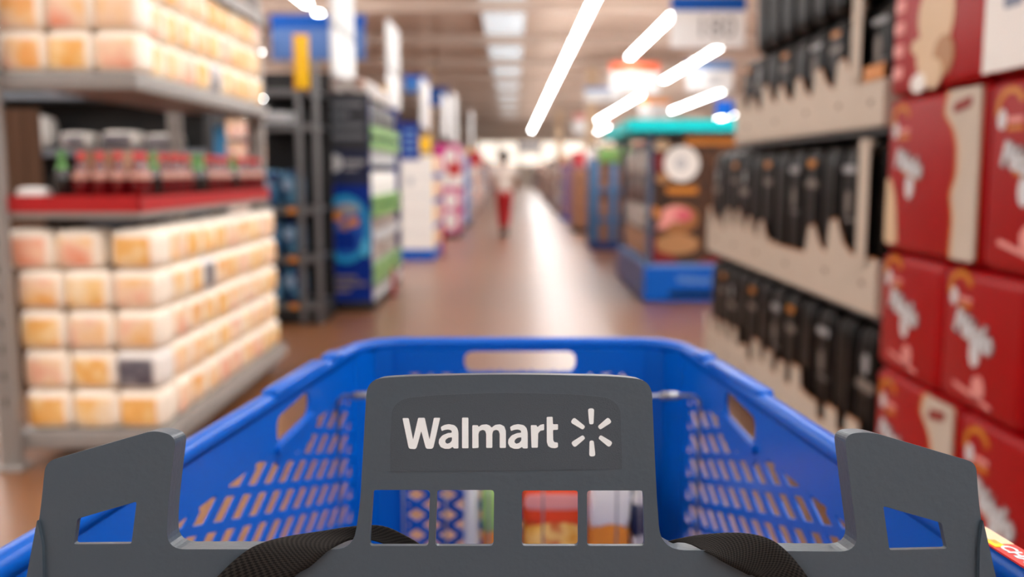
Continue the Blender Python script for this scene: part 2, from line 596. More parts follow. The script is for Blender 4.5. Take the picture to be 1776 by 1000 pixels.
def fmp(off):
    return lambda x, z: (x + cx(1.34), 1.333 + off - CY, z)
fo = rect(-0.178, 0.60, 0.178, 1.10)
freg = [(-0.163, 0.64), (0.163, 0.64), (0.163, 1.064), (0.090, 1.064), (0.090, 1.050), (-0.090, 1.050), (-0.090, 1.064), (-0.163, 1.064)]
fsl = rounded(rect(-0.079, 1.067, 0.079, 1.096), 0.0144, 6)
front = part('front_panel', m_prism([fo, freg, fsl], fmp(0), fmp(0.005)), M_BLUE, cart)
part('slot_lip', m_prism([rounded(rect(-0.085, 1.058, 0.085, 1.067), 0.004, 2)], fmp(-0.006), fmp(0.002)), M_BLUE, front)
for sgn in (-1, 1):
    for k in range(-22, 40):
        seg_ = clip_rect((-0.15 + 0.0456 * k, 0.9), (1, sgn * 0.67), -0.167, 0.167, 0.636, 1.0655)
        if seg_:
            part('lattice_rib', m_prism([bar2d(*seg_, 0.0095)], fmp(0.0005 + 0.001 * (sgn > 0)), fmp(0.004)), M_BLUE, front)

# basket floor and the running gear below
fl = part('basket_floor', m_box(0.42, 0.86, 0.012), M_BLUE, cart, (0, 0, 0.60))
for i in range(9):
    part('floor_rib', m_box(0.41, 0.012, 0.01), M_BLUE, fl, (0, -0.4 + i * 0.1, 0.012))
for s in (-1, 1):
    fr = part('chassis_tube', m_tube([(s * 0.27, -0.40, 1.02), (s * 0.26, -0.36, 0.58), (s * 0.25, -0.30, 0.22), (s * 0.22, 0.38, 0.2), (s * 0.2, 0.42, 0.58)], 0.014, 10), M_GREY, cart)
    for yy in (-0.30, 0.36):
        wx = s * (0.25 if yy < 0 else 0.22)
        cs = part('caster_fork', m_box(0.045, 0.05, 0.09, 0.006), M_GREY, cart, (wx, yy, 0.12))
        part('wheel', m_lathe([(0.035, -0.014), (0.06, -0.016), (0.0635, -0.01), (0.0635, 0.01), (0.06, 0.016), (0.035, 0.014)], 24), M_BLACK, cs, (0, 0, -0.055), (0, R(90), 0))
part('chassis_crossbar', m_tube([(-0.25, -0.30, 0.22), (0.25, -0.30, 0.22)], 0.012, 10), M_GREY, cart)
part('bottom_rack', m_box(0.44, 0.6, 0.015, 0.004), M_GREY, cart, (0, 0.03, 0.215))

# wire seat divider
dv = part('seat_divider', m_tube([(-0.221, 1.18 - CY, 0.70), (-0.221, 1.18 - CY, 1.062), (-0.215, 1.18 - CY, 1.068), (0.232, 1.18 - CY, 1.068), (0.238, 1.18 - CY, 1.062), (0.238, 1.18 - CY, 0.70)], 0.0022, 10), M_CHROME, cart)
for x in (-0.14, -0.085, -0.03, 0.04, 0.095, 0.135, 0.165):
    part('wire', m_tube([(x, 1.181 - CY, 0.70), (x, 1.181 - CY, 1.066)], 0.0014, 8), M_CHROME, dv)
for x in (-0.19, 0.20):
    part('hinge_clip', m_box(0.026, 0.010, 0.010, 0.004), M_CHROME, dv, (x, 1.18 - CY, 1.063))
for z in (0.72, 0.80):
    part('wire', m_tube([(-0.221, 1.178 - CY, z), (0.238, 1.178 - CY, z)], 0.002, 8), M_CHROME, dv)

# grey handle board: local frame (s right, t up along the board, d towards the shopper), millimetres
BO = Vector((-0.001, 0.505 - CY, 1.1432))
BT = Vector((0, math.sin(R(8)), math.cos(R(8))))
BN = Vector((0, -math.cos(R(8)), math.sin(R(8))))
def bp_(d):
    return lambda s, t: BO + Vector((s / 1000, 0, 0)) + BT * (t / 1000) + BN * (d / 1000)
outline = [(-272, -66), (-265.6, -15.9), (-260.2, 19.1), (-257.6, 47.7), (-197.3, 65.2), (-185.3, 61.7), (-189.7, 22.2), (-190.2, -0.6), (-87.1, -0.6), (-83.3, 22.2), (-79.4, 93.4), (-59.2, 94.9), (0.0, 96.2), (59.2, 94.9), (78.4, 92.7), (81.1, 28.6), (83.3, -1.0), (193.1, -1.9), (190.0, 22.2), (185.2, 63.0), (199.8, 64.3), (258.2, 47.1), (259.9, 19.1), (266.9, -15.9), (273, -66)]
rad = [3, 20, 14, 6, 8, 9, 10, 13, 15, 14, 13, 20, 60, 20, 13, 14, 18, 12, 10, 9, 8, 5, 14, 20, 3]
holes = [rounded([(-239.7, 16.2), (-206.9, 25.7), (-209.6, 2.5), (-241.6, 2.2)], 1.3, 3),
         rounded([(206.6, 23.2), (238.8, 14.0), (241.8, -0.3), (209.9, -1.0)], 1.3, 3)]
for q in ([(-76.0, 32.1), (-44.4, 32.1), (-45.3, 1.3), (-77.9, 1.3)], [(-40.6, 32.1), (-8.9, 32.1), (-9.3, 1.3), (-41.5, 1.3)],
          [(6.4, 31.8), (37.7, 31.8), (37.7, 1.3), (6.4, 1.3)], [(42.5, 31.8), (73.8, 31.8), (74.3, 1.3), (42.4, 1.3)]):
    holes.append(rounded(q, 2.0, 3))
OUT = rounded(outline, rad, 7)
board = part('handle_board', m_prism([OUT] + holes, bp_(0), bp_(-4.5)), M_GREY, cart)
def inset(P, d):
    r = []
    for i in range(len(P)):
        a, b2, c = Vector(P[i - 1]), Vector(P[i]), Vector(P[(i + 1) % len(P)])
        t = (c - a).normalized()
        r.append((b2.x + t.y * d, b2.y - t.x * d))
    return r
part('edge_flange', m_prism([inset(OUT, 0.3), inset(OUT, 2.6)], bp_(-3.5), bp_(-19)), M_GREY, board)
bv = board.modifiers.new('edge', 'BEVEL')
bv.width = 0.0013
bv.segments = 2
bv.limit_method = 'ANGLE'
bv.angle_limit = R(50)
part('wing_flange', m_prism([rounded([(-260.5, 16), (-257.5, 2), (-257.0, -20), (-258, -66), (-272.8, -66), (-266.2, -15.9)], 0.4, 2)], bp_(3), bp_(-1)), M_GREY, board)
part('wing_flange', m_prism([rounded([(260.4, 16), (267.4, -15.9), (273.8, -66), (259, -66), (258, -20), (258.5, 2)], 0.4, 2)], bp_(3), bp_(-1)), M_GREY, board)
st = part('label_film', m_prism([rounded([(-66.5, 42.0), (-65.6, 77.5), (-59.2, 82.8), (-40.0, 84.7), (-1.6, 86.0), (36.8, 85.0), (55.0, 83.1), (61.1, 77.5), (62.0, 43.6)], [1, 8, 8, 20, 20, 20, 8, 8, 1], 4)], bp_(0.25), bp_(-0.5)), M_STICK, board, label='matte grey label film')
a1 = [(-38.5, 66.9), (-36.6, 68.0), (-34.0, 68.5), (-30.9, 67.9), (-29.3, 66.3), (-28.7, 63.9), (-28.7, 55.1), (-31.3, 55.1), (-31.8, 56.0), (-33.6, 54.9), (-36.2, 54.9), (-38.5, 55.8), (-39.6, 57.9), (-39.4, 60.1), (-37.7, 62.2), (-34.7, 63.5), (-32.2, 63.8), (-32.6, 65.1), (-34.3, 65.6), (-36.4, 65.3), (-38.0, 64.7)]
a1h = [(-32.2, 61.3), (-34.3, 61.0), (-35.8, 59.9), (-36.1, 58.6), (-35.1, 57.6), (-33.4, 58.1), (-32.3, 59.4)]
sh = lambda P: [(x + 38.4, y) for x, y in P]
letters = [
    [[(-59.7, 71.8), (-56.3, 71.8), (-53.8, 59.9), (-51.0, 72.0), (-47.4, 72.0), (-44.7, 59.9), (-42.3, 72.0), (-38.8, 72.0), (-42.5, 55.8), (-43.3, 54.9), (-46.0, 54.9), (-46.8, 55.5), (-49.3, 64.7), (-51.8, 55.6), (-52.7, 54.7), (-55.5, 54.9), (-56.3, 55.6)]],
    [a1, a1h],
    [[(-26.7, 72.1), (-23.2, 72.1), (-23.1, 55.2), (-26.7, 55.2)]],
    [[(-21.0, 67.9), (-17.9, 67.9), (-17.6, 66.9), (-15.8, 68.1), (-13.2, 68.4), (-11.3, 67.7), (-10.4, 66.5), (-8.3, 68.1), (-5.6, 68.4), (-3.3, 67.3), (-2.4, 64.7), (-2.4, 55.4), (-5.8, 55.4), (-5.8, 63.1), (-6.4, 64.9), (-7.7, 65.4), (-9.4, 64.9), (-9.9, 63.1), (-9.9, 55.4), (-13.3, 55.4), (-13.3, 63.1), (-13.9, 64.9), (-15.2, 65.4), (-17.0, 64.7), (-17.6, 63.1), (-17.5, 55.4), (-21.0, 55.2)]],
    [sh(a1), sh(a1h)],
    [[(11.4, 67.9), (14.7, 67.9), (15.0, 66.7), (16.7, 68.1), (18.8, 68.6), (18.8, 65.2), (16.7, 64.9), (15.5, 63.5), (15.3, 55.5), (11.8, 55.5)]],
    [[(20.2, 72.4), (23.5, 72.6), (23.7, 68.4), (26.5, 68.5), (26.5, 65.4), (23.7, 65.3), (23.8, 59.8), (24.4, 58.5), (26.4, 58.3), (26.5, 55.8), (25.0, 55.2), (22.7, 55.4), (21.0, 56.4), (20.3, 58.6)]]]
for L in letters:
    part('letter', m_prism([rounded(P, 0.55, 3) for P in L], bp_(0.45), bp_(0.2)), M_LET, board)
for (p, q) in (((44.8, 77.2), (45.0, 68.4)), ((45.5, 50.7), (45.1, 59.4)), ((34.3, 70.9), (41.0, 66.3)), ((34.6, 56.9), (41.0, 61.6)), ((55.4, 71.0), (49.1, 66.3)), ((55.9, 57.0), (49.4, 61.6))):
    p, q = Vector(p), Vector(q)
    d = (q - p).normalized()
    n = Vector((-d.y, d.x))
    poly = [tuple(p + n * 1.75), tuple(q + n * 1.15), tuple(q - n * 1.15), tuple(p - n * 1.75)]
    part('spark_ray', m_prism([rounded(poly, [1.5, 1.0, 1.0, 1.5], 4)], bp_(0.45), bp_(0.2)), M_LET, board)
part('handle_bar', m_tube([BO + Vector((-0.29, -0.02, -0.085)), BO + Vector((0.29, -0.02, -0.085))], 0.017, 16), M_GREY, cart)
for s in (-1, 1):
    part('handle_arm', m_box(0.03, 0.05, 0.14, 0.008), M_GREY, cart, (s * 0.285, BO.y + 0.0, BO.z - 0.215))

# black webbing straps
def ribbon(top, bot, th=1.3):
    def sm(P, n=5):
        P = [Vector(p) for p in P]
        out = []
        for i in range(len(P) - 1):
            p0, p1, p2, p3 = P[max(i - 1, 0)], P[i], P[i + 1], P[min(i + 2, len(P) - 1)]
            for k in range(n):
                t = k / n
                out.append(0.5 * ((2 * p1) + (p2 - p0) * t + (2 * p0 - 5 * p1 + 4 * p2 - p3) * t * t + (3 * p1 - p0 - 3 * p2 + p3) * t ** 3))
        out.append(P[-1])
        return out
    A, B = sm(top), sm(bot)
    W = 6
    rows = [[a.lerp(b2, j / W) for j in range(W + 1)] for a, b2 in zip(A, B)]
    to3 = lambda p, d: BO + Vector((p.x / 1000, 0, 0)) + BT * (p.y / 1000) + BN * ((p.z + d) / 1000)
    verts, faces, uvs = [], [], []
    n = len(rows)
    for d in (0, -th):
        for r_ in rows:
            verts += [to3(p, d) for p in r_]
    off = n * (W + 1)
    for i in range(n - 1):
        for j in range(W):
            a = i * (W + 1) + j
            q = (a, a + 1, a + W + 2, a + W + 1)
            faces.append(q)
            faces.append(tuple(v + off for v in reversed(q)))
        a = i * (W + 1)
        faces.append((a, a + W + 1, a + W + 1 + off, a + off))
        a += W
        faces.append((a, a + off, a + W + 1 + off, a + W + 1))
    me = mesh_from('strap', verts, faces, True)
    uv = me.uv_layers.new(name='UVMap')
    for lp in me.loops:
        v = lp.vertex_index % off
        uv.data[lp.index].uv = ((v // (W + 1)) / (n - 1), (v % (W + 1)) / W)
    return me
part('strap', ribbon([(-48, -8, -28), (-60, 0, -26), (-74, 6.5, -24), (-90, 7.5, -19), (-107, 6.2, -13), (-125, 4.9, -6), (-137, 3.2, 2), (-147, -1.8, 6), (-162, -16, 7), (-190, -48, 5)],
                     [(-40, -24, -26), (-48, -16, -24), (-60, -9, -22), (-76, -1, -18), (-89, 1.8, -12), (-99, -0.2, 1.5), (-104, -4, 4), (-110, -9, 5.5), (-120, -16, 6.5), (-146, -48, 5)]), M_WEB, cart, label='black woven strap')
part('strap', ribbon([(72, -8, -24), (94, 1.0, -15), (112, 5.0, -11), (130, 7.0, -5), (143, 5.6, 3), (153, -1.8, 6), (164, -16, 7), (186, -48, 5)],
                     [(72, -12, -24), (95, 0.0, -13), (109, -2.3, 2.5), (116, -6, 4.5), (123, -9.5, 5.5), (130, -13, 6), (136, -16.5, 6.5), (160, -48, 5)]), M_WEB, cart, label='black woven strap')

# red printed sticker on the right rim near the handle
sy = 0.572
stk = part('rim_sticker', m_box(0.0185, 0.085, 0.0012), mat('red sticker film', (206, 36, 26), 0.4), cart, (hw(sy) + 0.0100 + cx(sy), sy - CY, ZR + 0.0006), (0, R(4), math.atan(0.117)), label='red printed rim sticker')
part('sticker_print', m_box(0.013, 0.03, 0.0004), M_TANL, stk, (0.002, 0.026, 0.0012))
part('sticker_print', m_box(0.008, 0.012, 0.0004), M_YEL, stk, (-0.004, 0.012, 0.0012))
tm = text_mesh('CHAMP', 0.013, 0.0002, 0.0003)
part('sticker_lettering', tm, M_LET, stk, (-0.001, -0.014, 0.0015), (0, 0, R(-90)))

# goods standing in the cart behind the wire divider
def bag(name, label, cat, x, wd, h, m, top_m=None, top_h=0.0, y=1.245, extra=None):
    t = thing(name, label, cat, (x, y, 0.6225), group='goods in the cart')
    part('pouch', m_pillow(wd, 0.06, h, 0.35, 8, 3), m, t)
    if top_m:
        part('printed_top', m_pillow(wd * 1.01, 0.0612, top_h, 0.2, 6, 2), top_m, t, (0, 0, h - top_h - 0.02))
    part('seal', m_box(wd * 0.9, 0.004, 0.014), top_m or m, t, (0, 0, h - 0.016))
    return t
M_CHIP = blotch_mat('golden chip print', [(196, 120, 40), (232, 170, 70), (240, 200, 120), (200, 90, 40)], scale=28)
M_GRN = mat('leaf green film', (150, 190, 110), 0.4)
g1 = bag('snack_bag', 'green and orange snack bag left of the red one in the cart', 'snack bag', -0.016, 0.050, 0.335, M_ORANGE, M_GRN, 0.072)
g2 = bag('snack_bag', 'orange red snack bag with golden chips in the cart', 'snack bag', 0.055, 0.085, 0.345, M_CHIP, M_ORED, 0.072)
part('lettering_band', m_pillow(0.076, 0.0016, 0.022, 0.1, 5, 1), M_PALP, g2, (0, -0.031, 0.283))
g3 = bag('snack_bag', 'white and orange snack bag right of the red one in the cart', 'snack bag', 0.130, 0.058, 0.345, M_ORANGE, M_WHITE, 0.075)
g4 = bag('snack_bag', 'pale pouch with purple print at the right of the cart', 'snack bag', 0.176, 0.036, 0.31, blotch_mat('pale purple print', [(200, 200, 206), (230, 228, 226), (150, 120, 160), (220, 222, 226)], scale=26), M_NAVY, 0.05)
g5 = bag('snack_bag', 'clear grey pouch left of the green snack bag in the cart', 'snack bag', -0.055, 0.022, 0.335, M_LGREYP)

# =================================================================== left rack with cream packs
XA, XB, YA, YB = -2.26, -1.60, 4.25, 6.5
rk = thing('storage_rack', 'grey metal rack with red lined middle shelf and cream packs', 'rack', ((XA + XB) / 2, (YA + YB) / 2, 0))
RX, RY = (XA + XB) / 2, (YA + YB) / 2
def rk_shelf(name, x1, z, th, lip):
    wd = x1 - XA
    o = part(name, m_box(wd, YB - YA, th, 0.006), M_RACK, rk, (XA + wd / 2 - RX, 0, z))
    part('front_lip', m_box(0.02, YB - YA + 0.01, lip, 0.004), M_RACK, o, (wd / 2 + 0.004, 0, th - lip))
    part('end_lip', m_box(wd + 0.02, 0.02, lip, 0.004), M_RACK, o, (0, -(YB - YA) / 2 - 0.004, th - lip))
    return o
rk_shelf('base_shelf', -1.575, 0.09, 0.08, 0.08)
rk_shelf('shelf', -1.665, 1.15, 0.05, 0.06)
rk_shelf('shelf', -1.655, 1.735, 0.045, 0.075)
rk_shelf('shelf', -1.655, 2.33, 0.045, 0.075)
for px_, py_ in ((XA - 0.02, YA - 0.03), (XA - 0.02, YB + 0.02), (XB - 0.13, YB + 0.03)):
    p = part('upright', m_box(0.085, 0.06, 2.6, 0.004), M_RACK, rk, (px_ - RX, py_ - RY, 0))
    part('foot_plate', m_box(0.13, 0.12, 0.02, 0.003), M_RACK, p)
    for k in range(18):
        part('slot', m_box(0.012, 0.062, 0.035), M_BLACK, p, (0, 0, 0.3 + k * 0.12))
liner = solo('shelf_liner', m_prism([[(-2.24, 1.203), (-1.655, 1.203), (-1.655, 1.245), (-2.24, 1.245)]], lambda x, z: (x, YA - 0.012, z), lambda x, z: (x, YB, z)), M_RED, 'glossy red tray lining the middle shelf of the grey rack', 'shelf tray')
# the tray is hollow: replace by floor + two lips
bm = bmesh.new()
for (x0, y0, z0, x1, y1, z1) in ((-2.24, YA - 0.012, 1.201, -1.655, YB, 1.209), (-2.24, YA - 0.016, 1.170, -1.65, YA - 0.010, 1.243), (-1.656, YA - 0.016, 1.170, -1.650, YB, 1.238)):
    r_ = bmesh.ops.create_cube(bm, size=1)
    for v in r_['verts']:
        v.co = Vector((x0 + (v.co.x + .5) * (x1 - x0), y0 + (v.co.y + .5) * (y1 - y0), z0 + (v.co.z + .5) * (z1 - z0)))
bm.to_mesh(liner.data)
bm.free()

PW, PD, PH = 0.218, 0.20, 0.183
rr = random.Random(3)
def pack(x, y, z, rot, label, group, m):
    o = solo('tissue_pack', m_pillow(PW, PD, PH, 0.16, 7, rr.randrange(4)), m, label, 'pack', (x + rr.uniform(-.006, .006), y + rr.uniform(-.006, .006), z), (0, 0, rot + rr.uniform(-.05, .05)), group)
    return o
def pick():
    v = rr.random()
    return M_PACKY if v < 0.42 else (M_PACK if v < 0.97 else M_PACKG)
rows_l = ['bottom', 'second', 'third', 'fourth', 'top']
for r_ in range(5):
    z = 0.171 + r_ * (PH + 0.0015)
    for c in range(3):                        # end face
        if r_ == 4 and c == 1 and False:
            continue
        x = -2.135 + c * 0.212 - (0.0 if r_ < 4 else 0.01)
        gx = -0.03 if (r_ == 4 and c < 2) else (0.01 if r_ == 4 else 0)
        m = M_PACKG if (r_ == 1 and c == 2) else pick()
        pack(x + gx, YA + 0.115, z, 0, '%s pack, %s row of lower shelf, end face, %s from rack post' % ('grey' if m is M_PACKG else 'cream', rows_l[r_], ORD[c]), 'cream packs on the lower shelf', m)
    for k in range(9):                        # along the aisle
        y = YA + 0.345 + k * 0.2225
        if y > YB - 0.08:
            break
        m = pick()
        pack(-1.703, y, z, R(90), '%s pack, %s row of lower shelf, aisle side, %s from near corner' % ('grey' if m is M_PACKG else 'cream', rows_l[r_], ORD[k]), 'cream packs on the lower shelf', m)
rows_u = ['bottom', 'middle', 'top']
for r_ in range(3):
    z = 1.781 + r_ * (PH - 0.004)
    for c in range(3):
        m = pick()
        pack(-2.155 + c * 0.207, YA + 0.115, z, 0, '%s pack, %s row of upper shelf, end face, %s from left edge' % ('grey' if m is M_PACKG else 'cream', rows_u[r_], ORD[c]), 'cream packs on the upper shelf', m)
    for k in range(9):
        y = YA + 0.345 + k * 0.2225
        if y > YB - 0.08:
            break
        m = pick()
        pack(-1.768, y, z, R(90), '%s pack, %s row of upper shelf, aisle side, %s from near corner' % ('grey' if m is M_PACKG else 'cream', rows_u[r_], ORD[k]), 'cream packs on the upper shelf', m)

# bottles on the red tray
M_SODA = mat('dark red soda', (96, 6, 12), 0.12, spec=0.7)
M_COLA = mat('black cola', (20, 14, 12), 0.12, spec=0.7)
M_LAB = mat('pale bottle label', (190, 140, 125), 0.5)
M_CAPR = mat('red cap', (214, 60, 60), 0.4)
M_CAPG = mat('green cap', (90, 160, 70), 0.4)
BB = m_lathe([(0.034, 0.0), (0.040, 0.006), (0.040, 0.10), (0.037, 0.125), (0.026, 0.155), (0.015, 0.185), (0.0135, 0.20)], 16)
BL = m_lathe([(0.0403, 0.105), (0.0410, 0.107), (0.0392, 0.123), (0.0345, 0.138), (0.034, 0.138)], 16)
BC = m_lathe([(0.0165, 0.196), (0.0175, 0.199), (0.0175, 0.224), (0.016, 0.228)], 14)
BN_ = m_lathe([(0.0165, 0.165), (0.020, 0.165), (0.015, 0.186), (0.0145, 0.188)], 14)
bmesh_red, bmesh_bl = BB, BB.copy()
def bottle(x, y, dark, label):
    t = thing('soda_bottle', label, 'bottle', (x, y, 1.2095), rr.uniform(0, 6), 'bottles on the red tray')
    part('body', bmesh_bl if dark else bmesh_red, M_COLA if dark else M_SODA, t)
    part('wrap_label', BL, M_LAB if not dark else M_CAPG, t) if not dark else part('wrap_label', m_dark_label, M_CAPG, t)
    part('cap', BC if not dark else BCG, M_CAPR if not dark else M_CAPG, t)
m_dark_label = m_lathe([(0.0268, 0.150), (0.0275, 0.152), (0.0175, 0.182), (0.017, 0.183)], 14)
BCG = BC.copy()
i = 0
for k, x in enumerate([-2.04, -1.955, -1.87, -1.785, -1.70]):
    dk = k in (0,)
    bottle(x, YA + 0.10, dk, '%s bottle at the end of the red tray, %s from the left' % ('black' if dk else 'dark red', ORD[k]))
for k in range(18):
    y = YA + 0.215 + k * 0.118
    dk = k in (1, 6, 7, 12)
    bottle(-1.715 + rr.uniform(-.008, .008), y, dk, '%s bottle on aisle edge of red tray, %s from near corner' % ('green capped black' if dk else 'dark red', ORD[k] if k < 16 else ('seventeenth', 'eighteenth')[k - 16]))
for k in range(7):
    y = YA + 0.38 + k * 0.29
    c = thing('carton', 'brown carton behind the soda bottles, %s from near end' % ORD[k], 'carton', (-1.93, y, 1.2095), group='cartons on the red tray')
    part('body', m_box(0.22, 0.26, 0.235, 0.004), M_BOX, c)
    part('tape', m_box(0.222, 0.05, 0.002), M_TANL, c, (0, 0, 0.2355))
solo('paper_roll', m_pillow(0.13, 0.12, 0.07, 0.3, 7, 9), M_WHITE, 'small white bundle at the left end of the red tray', 'bundle', (-2.17, YA + 0.09, 1.2095))
t = thing('price_card', 'small blue card standing behind the bottles', 'card', (-1.80, 5.93, 1.44))
part('card', m_box(0.075, 0.004, 0.19), mat('sky blue card', (70, 150, 205), 0.4), t)
part('stick', m_box(0.008, 0.003, 0.24), M_RACK, t, (0, 0.003, -0.23))
# things seen through the rack, in the next aisle
t = thing('wire_shelf', 'grey shelf seen through the rack, holding white bundles', 'shelf', (-3.2, 7.6, 0))
for z in (0.5, 1.0, 1.47, 1.9):
    part('shelf', m_box(1.7, 0.45, 0.05), mat('blue grey rack paint', (120, 128, 138), 0.45), t, (0, 0, z))
for s in (-1, 1):
    part('upright', m_box(0.05, 0.4, 2.2), M_RACKD, t, (s * 0.86, 0, 0))
part('back_panel', m_box(1.7, 0.03, 2.2), M_BLACK, t, (0, 0.24, 0))
for k, (x, sx, sz) in enumerate([(-0.50, 0.26, 0.26), (-0.16, 0.24, 0.13), (0.18, 0.3, 0.14), (0.5, 0.26, 0.12)]):
    solo('cloth_bundle', m_pillow(sx, 0.28, sz, 0.3, 7, 20 + k), M_PACKG if k else M_WHITE, 'white bundle on grey shelf seen through the rack, %s from left' % ORD[k], 'bundle', (-3.2 + x, 7.5, 1.5205), group='bundles seen through the rack')
t = thing('pallet_board', 'brown wooden board standing behind the left rack post', 'board', (-2.95, 5.75, 0.0))
for k in range(3):
    part('plank', m_box(0.085, 0.03, 1.72), mat('dark brown wood', (88, 58, 34), 0.7), t, (-0.09 + k * 0.09, 0, 0))
for z in (0.3, 1.1):
    part('batten', m_box(0.27, 0.03, 0.08), mat('dark brown wood', (88, 58, 34), 0.7), t, (0, 0.0305, z))
t = thing('dark_cabinet', 'dark cabinet behind the left rack', 'cabinet', (-2.72, 6.9, 0))
part('body', m_box(0.5, 0.5, 1.32, 0.006), M_RACKD, t)
part('door', m_box(0.46, 0.02, 1.2, 0.004), M_DKGREY, t, (0, -0.26, 0.08))

# =================================================================== dark rack with blue packs
YC = 8.35
ck = thing('dark_rack', 'dark end rack holding blue packs left of the blue display', 'rack', (-1.98, YC + 0.3, 0))
part('base', m_box(0.62, 0.6, 0.14, 0.006), M_BLACK, ck)
part('back_panel', m_box(0.62, 0.02, 2.25), M_BLACK, ck, (0, 0.29, 0))
for s in (-0.29, 0.13, 0.28):
    part('upright', m_box(0.05, 0.05, 2.3, 0.004), M_RACKM if s > 0 else M_RACKD, ck, (s, -0.28, 0))
for z in (0.15, 0.57, 1.0, 1.72, 2.02):
    sh_ = part('shelf', m_box(0.58, 0.55, 0.03), M_RACKD, ck, (0, 0, z))
    part('price_rail', m_box(0.58, 0.012, 0.06), M_RACKM, sh_, (0, -0.285, -0.02))
    if z < 1.6:
        part('price_tag', m_box(0.075, 0.004, 0.05), M_ORANGE, sh_, (0.05, -0.293, -0.015))
        part('price_tag', m_box(0.06, 0.004, 0.045), M_WHITE, sh_, (-0.14, -0.293, -0.013))
for si, z in enumerate((0.181, 0.601, 1.031)):
    for c in range(2):
        t = thing('detergent_pack', 'dark blue pack on the %s shelf of the dark rack, %s' % (('bottom', 'middle', 'upper')[si], ('left', 'right')[c]), 'pack', (-2.14 + c * 0.19, YC + 0.18, z), group='blue packs on the dark rack')
        part('body', m_pillow(0.175, 0.26, 0.33, 0.2, 7, c), M_BLUEPK, t)
        part('emblem', m_prism([ellipse(0, 0.2, 0.045, 0.05)], lambda x, z: (x - 0.02, -0.132, z), lambda x, z: (x - 0.02, -0.10, z)), mat('pale blue print', (150, 175, 205), 0.45), t)
solo('folded_towels', m_pillow(0.3, 0.3, 0.12, 0.3, 7, 31), M_LGREYP, 'pale bundle on the high shelf of the dark rack', 'bundle', (-2.05, YC + 0.2, 1.7505))
t = thing('yellow_sign', 'tall yellow sign card above the dark rack', 'sign', (-1.80, YC - 0.02, 2.06))
part('card', m_box(0.115, 0.006, 0.44, 0.002), M_YEL, t)
part('border', m_box(0.135, 0.004, 0.47, 0.002), M_ORANGE, t, (-0.008, 0.006, -0.015))
part('clip', m_box(0.03, 0.02, 0.05), M_RACKD, t, (0, 0.012, -0.045))

# =================================================================== shelf units along the aisle
def shelf_unit(name, label, cat, side, xf, depth, y0, y1, h, shelves, panel_m, strip_m, back_m=None, header_m=None, base_m=None):
    """unit facing the aisle; side=-1 stands left of the aisle; xf is the x of its front"""
    xc = xf + side * depth / 2
    yc = (y0 + y1) / 2
    L = y1 - y0
    t = thing(name, label, cat, (xc, yc, 0))
    part('base', m_box(depth, L, 0.10, 0.005), base_m or M_BLACK, t)
    part('back_panel', m_box(0.03, L, h - 0.1), back_m or M_RACKD, t, (side * (depth / 2 - 0.015), 0, 0.1))
    t['near_panel'] = 1
    np_ = part('side_panel', m_box(depth, 0.03, h - 0.1), panel_m, t, (0, -L / 2 + 0.015, 0.1))
    part('side_panel', m_box(depth, 0.03, h - 0.1), panel_m, t, (0, L / 2 - 0.015, 0.1))
    for z in shelves:
        s_ = part('shelf', m_box(depth - 0.04, L - 0.07, 0.025), M_LGREYP if z > 0.12 else M_RACKD, t, (0, 0, z))
        if strip_m is not None:
            part('price_strip', m_box(0.01, L - 0.06, 0.07), strip_m, s_, (-side * (depth / 2 - 0.012), 0, -0.045))
    if header_m is not None:
        part('header', m_box(0.03, L, 0.22), header_m, t, (-side * (depth / 2 - 0.02), 0, h))
    del t['near_panel']
    return t, np_

# blue advertising display -----------------------------------------------------
XD, YD0, YD1 = -1.35, 9.15, 11.45
bd, pn = shelf_unit('display_stand', 'blue display stand with glowing ring print and green price strips', 'display stand', -1, XD, 0.5, YD0, YD1, 2.08, (0.10, 0.42, 0.72, 1.08, 1.42, 1.75), M_DBLUE, None)
def flat(x0, y, th=0.004):
    return (lambda x, z: (x0 + x, y - th, z)), (lambda x, z: (x0 + x, y, z))
fm, bk = flat(0, -(YD1 - YD0) / 2)
fm2, bk2 = flat(0, -(YD1 - YD0) / 2 - 0.004, 0.003)
fm3, bk3 = flat(0, -(YD1 - YD0) / 2 - 0.007, 0.003)
part('print_top', m_prism([rect(-0.245, 1.55, 0.245, 2.09)], fm, bk), M_DKGREY, bd)
part('print_band', m_prism([rect(-0.245, 1.22, 0.245, 1.55)], fm, bk), M_NAVY, bd)
for k, (z, a, b2) in enumerate(((1.98, -0.20, 0.18), (1.88, -0.21, 0.06), (1.78, -0.20, 0.19), (1.68, -0.21, 0.20))):
    part('text_line', m_prism([rounded(rect(a, z - 0.022, b2, z + 0.022), 0.012)], fm2, bk2), mat('dim text print', (112, 118, 126), 0.5), bd)
part('logo_disc', m_prism([ellipse(-0.10, 1.43, 0.085, 0.085)], fm2, bk2), M_LGREYP, bd)
part('logo_line', m_prism([rounded(rect(0.0, 1.41, 0.20, 1.46), 0.015)], fm2, bk2), M_GREYP, bd)
part('logo_line', m_prism([rounded(rect(0.0, 1.36, 0.13, 1.385), 0.01)], fm2, bk2), M_GREYP, bd)
part('ring_print', m_prism([ellipse(0, 0.80, 0.245, 0.33, 40), ellipse(0, 0.80, 0.185, 0.265, 40)], fm2, bk2), M_CYAN, bd)
part('ring_glow', m_prism([ellipse(0, 0.80, 0.185, 0.265, 40)], fm2, bk2), mat('mid blue print', (8, 82, 178), 0.35), bd)
for x, z, a, b2, m in ((-0.07, 0.93, 0.06, 0.05, M_ORANGE), (0.08, 0.87, 0.05, 0.045, M_ORANGE), (0.02, 0.99, 0.12, 0.06, M_GREYP), (-0.01, 0.83, 0.05, 0.04, M_TAN)):
    part('product_print', m_prism([ellipse(x, z, a, b2)], fm3, bk3), m, bd)
